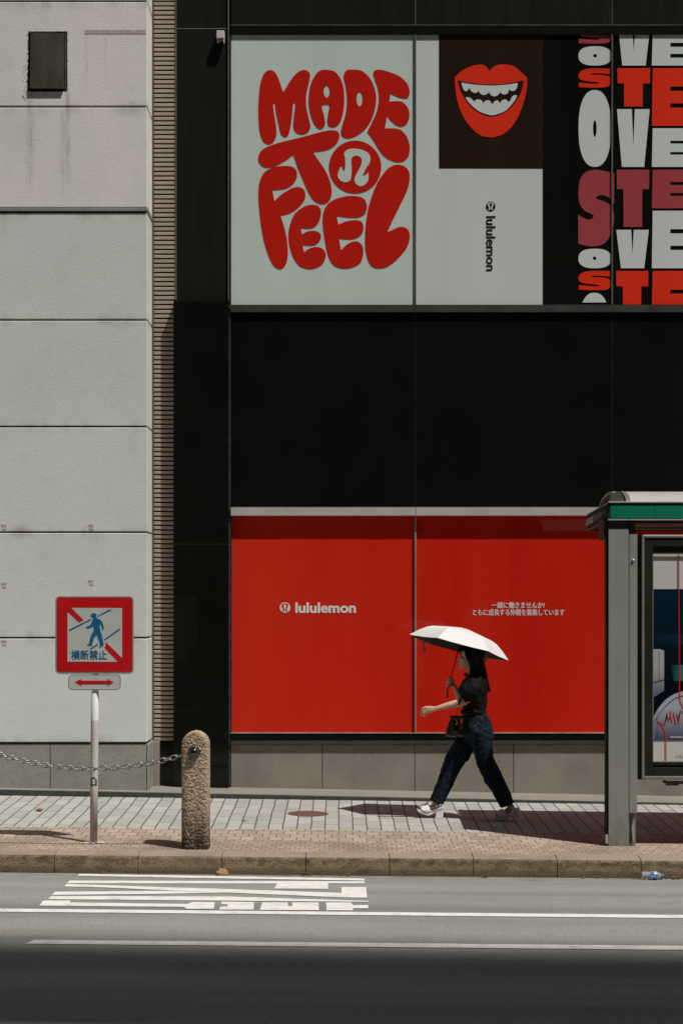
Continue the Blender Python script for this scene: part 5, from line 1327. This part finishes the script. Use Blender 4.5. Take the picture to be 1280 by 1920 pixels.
obj('wrist_loop', MB().tube([g2, R3(462, 655, .03), R3(461, 700, .03), R3(459, 725, .03), R3(461, 741, .03)], [.003, .005, .0055, .008, .008], 8), simple('black_cord', (.01, .01, .01), .7), um, smooth=True)
obj('tie_strap', MB().tube([R3(246, 228, -.1), R3(250, 262, -.1), R3(258, 310, -.1), R3(266, 346, -.1)], [.007, .008, .008, .009], 8, flat=.25), simple('grey_tie', (.16, .14, .13), .6), um)
# ---- handbag hanging from her shoulder
bagc = R3(*r5(455, 560), -.12)
bg_ = empty('handbag', R3(*r5(450, 660), -.12), 'small black bucket bag with gold trim hanging from a chain strap', 'bag')
M['bag'] = simple('black_leather', (.006, .006, .006), .35, var=.3, scale=30)
M['gold'] = simple('gold_metal', (.55, .36, .13), .3, .9)
bb = MB()
ax_ = (R3(*r5(470, 440)) - R3(*r5(440, 655))).normalized(); b0_ = R3(*r5(442, 652), -.12)
bb.lathe(b0_, ax_, [(.055, 0), (.068, .006), (.069, .03), (.062, .08), (.052, .125), (.042, .148), (.044, .160), (.050, .172), (.046, .176), (.02, .165)], 28)
def bfold(c, n): return mnoise.noise(Vector((math.atan2(c.y - b0_.y, c.x - b0_.x) * 3.2, 0, c.z * 4))) * .008
blob('bag_body', bb, M['bag'], bg_, .005, 1, bfold)
fl = MB()
for k in range(40):
    a = k / 40 * math.tau; w_ = 1 + .12 * math.sin(k * 1.4)
    fl.ell(b0_ + ax_ * .170 + Vector((math.cos(a) * .044 * w_, math.sin(a) * .044 * w_, .003 * math.sin(k * 1.1))), (.008, .008, .013), 8, 6)
obj('ruffle', fl, M['bag'], bg_, smooth=True)
gd = MB()
for k in range(10):
    a = -math.pi / 2 + (k - 4.5) * .30
    gd.ell(b0_ + ax_ * .012 + Vector((math.cos(a) * .070, math.sin(a) * .070, random.uniform(-.003, .003))), (.0034, .0034, .0034), 8, 6)
obj('studs', gd, M['gold'], bg_, smooth=True)
dr = MB()
f0 = b0_ + ax_ * .15 + Vector((.004, -.047, 0))
dr.tube([f0 + Vector((-.012, 0, .010)), f0, f0 + Vector((.004, -.006, -.022)), f0 + Vector((-.002, -.008, -.042))], [.003, .0036, .003, .0045], 8)
dr.tube([f0 + Vector((.012, 0, .012)), f0, f0 + Vector((.010, -.006, -.03))], [.003, .003, .004], 8)
dr.tube([b0_ + ax_ * .11 + Vector((.052, -.03, 0)), b0_ + ax_ * .06 + Vector((.058, -.03, 0))], [.0035, .003], 8)
obj('drawstring_tassels', dr, M['gold'], bg_, smooth=True)
cs = MB(); cpts = [R3(*r5(465, 428), -.12), R3(*r5(480, 375), -.135), R3(*r5(498, 320), -.16), R3(*r5(515, 275), -.185)]
for k in range(26):
    t = k / 25 * 3; i0 = min(int(t), 2); p = cpts[i0].lerp(cpts[i0 + 1], t - i0)
    cs.ell(p, (.0042, .0042, .0032) if k % 2 else (.0028, .0045, .0042), 8, 6)
cs.tube(cpts, .0016, 6); cs.tube([cpts[-1], R3(640, 640, -.2), R3(672, 560, -.13)], .003, 6)
obj('chain_strap', cs, simple('chain_dark', (.08, .06, .04), .35, .6), bg_, smooth=True)

# ================================================================ FAR PAVEMENT RAIL (seen only as faint reflection in the shop glass)
rl = empty('guard_rail', (0, -1.2, -.1), 'pale pipe guard rail on the pavement across the street, mirrored faintly in the red windows', 'guard rail')
gm_ = simple('pale_pipe', (.70, .70, .68), .4)
for z in (.25, .62): obj('rail', MB().tube([(-9, -1.2, z), (9, -1.2, z)], .03, 10), gm_, rl, smooth=True)
for k in range(7): obj('post', MB().tube([(-9 + 3 * k, -1.2, -.1), (-9 + 3 * k, -1.2, .66)], .03, 10), gm_, rl, smooth=True)
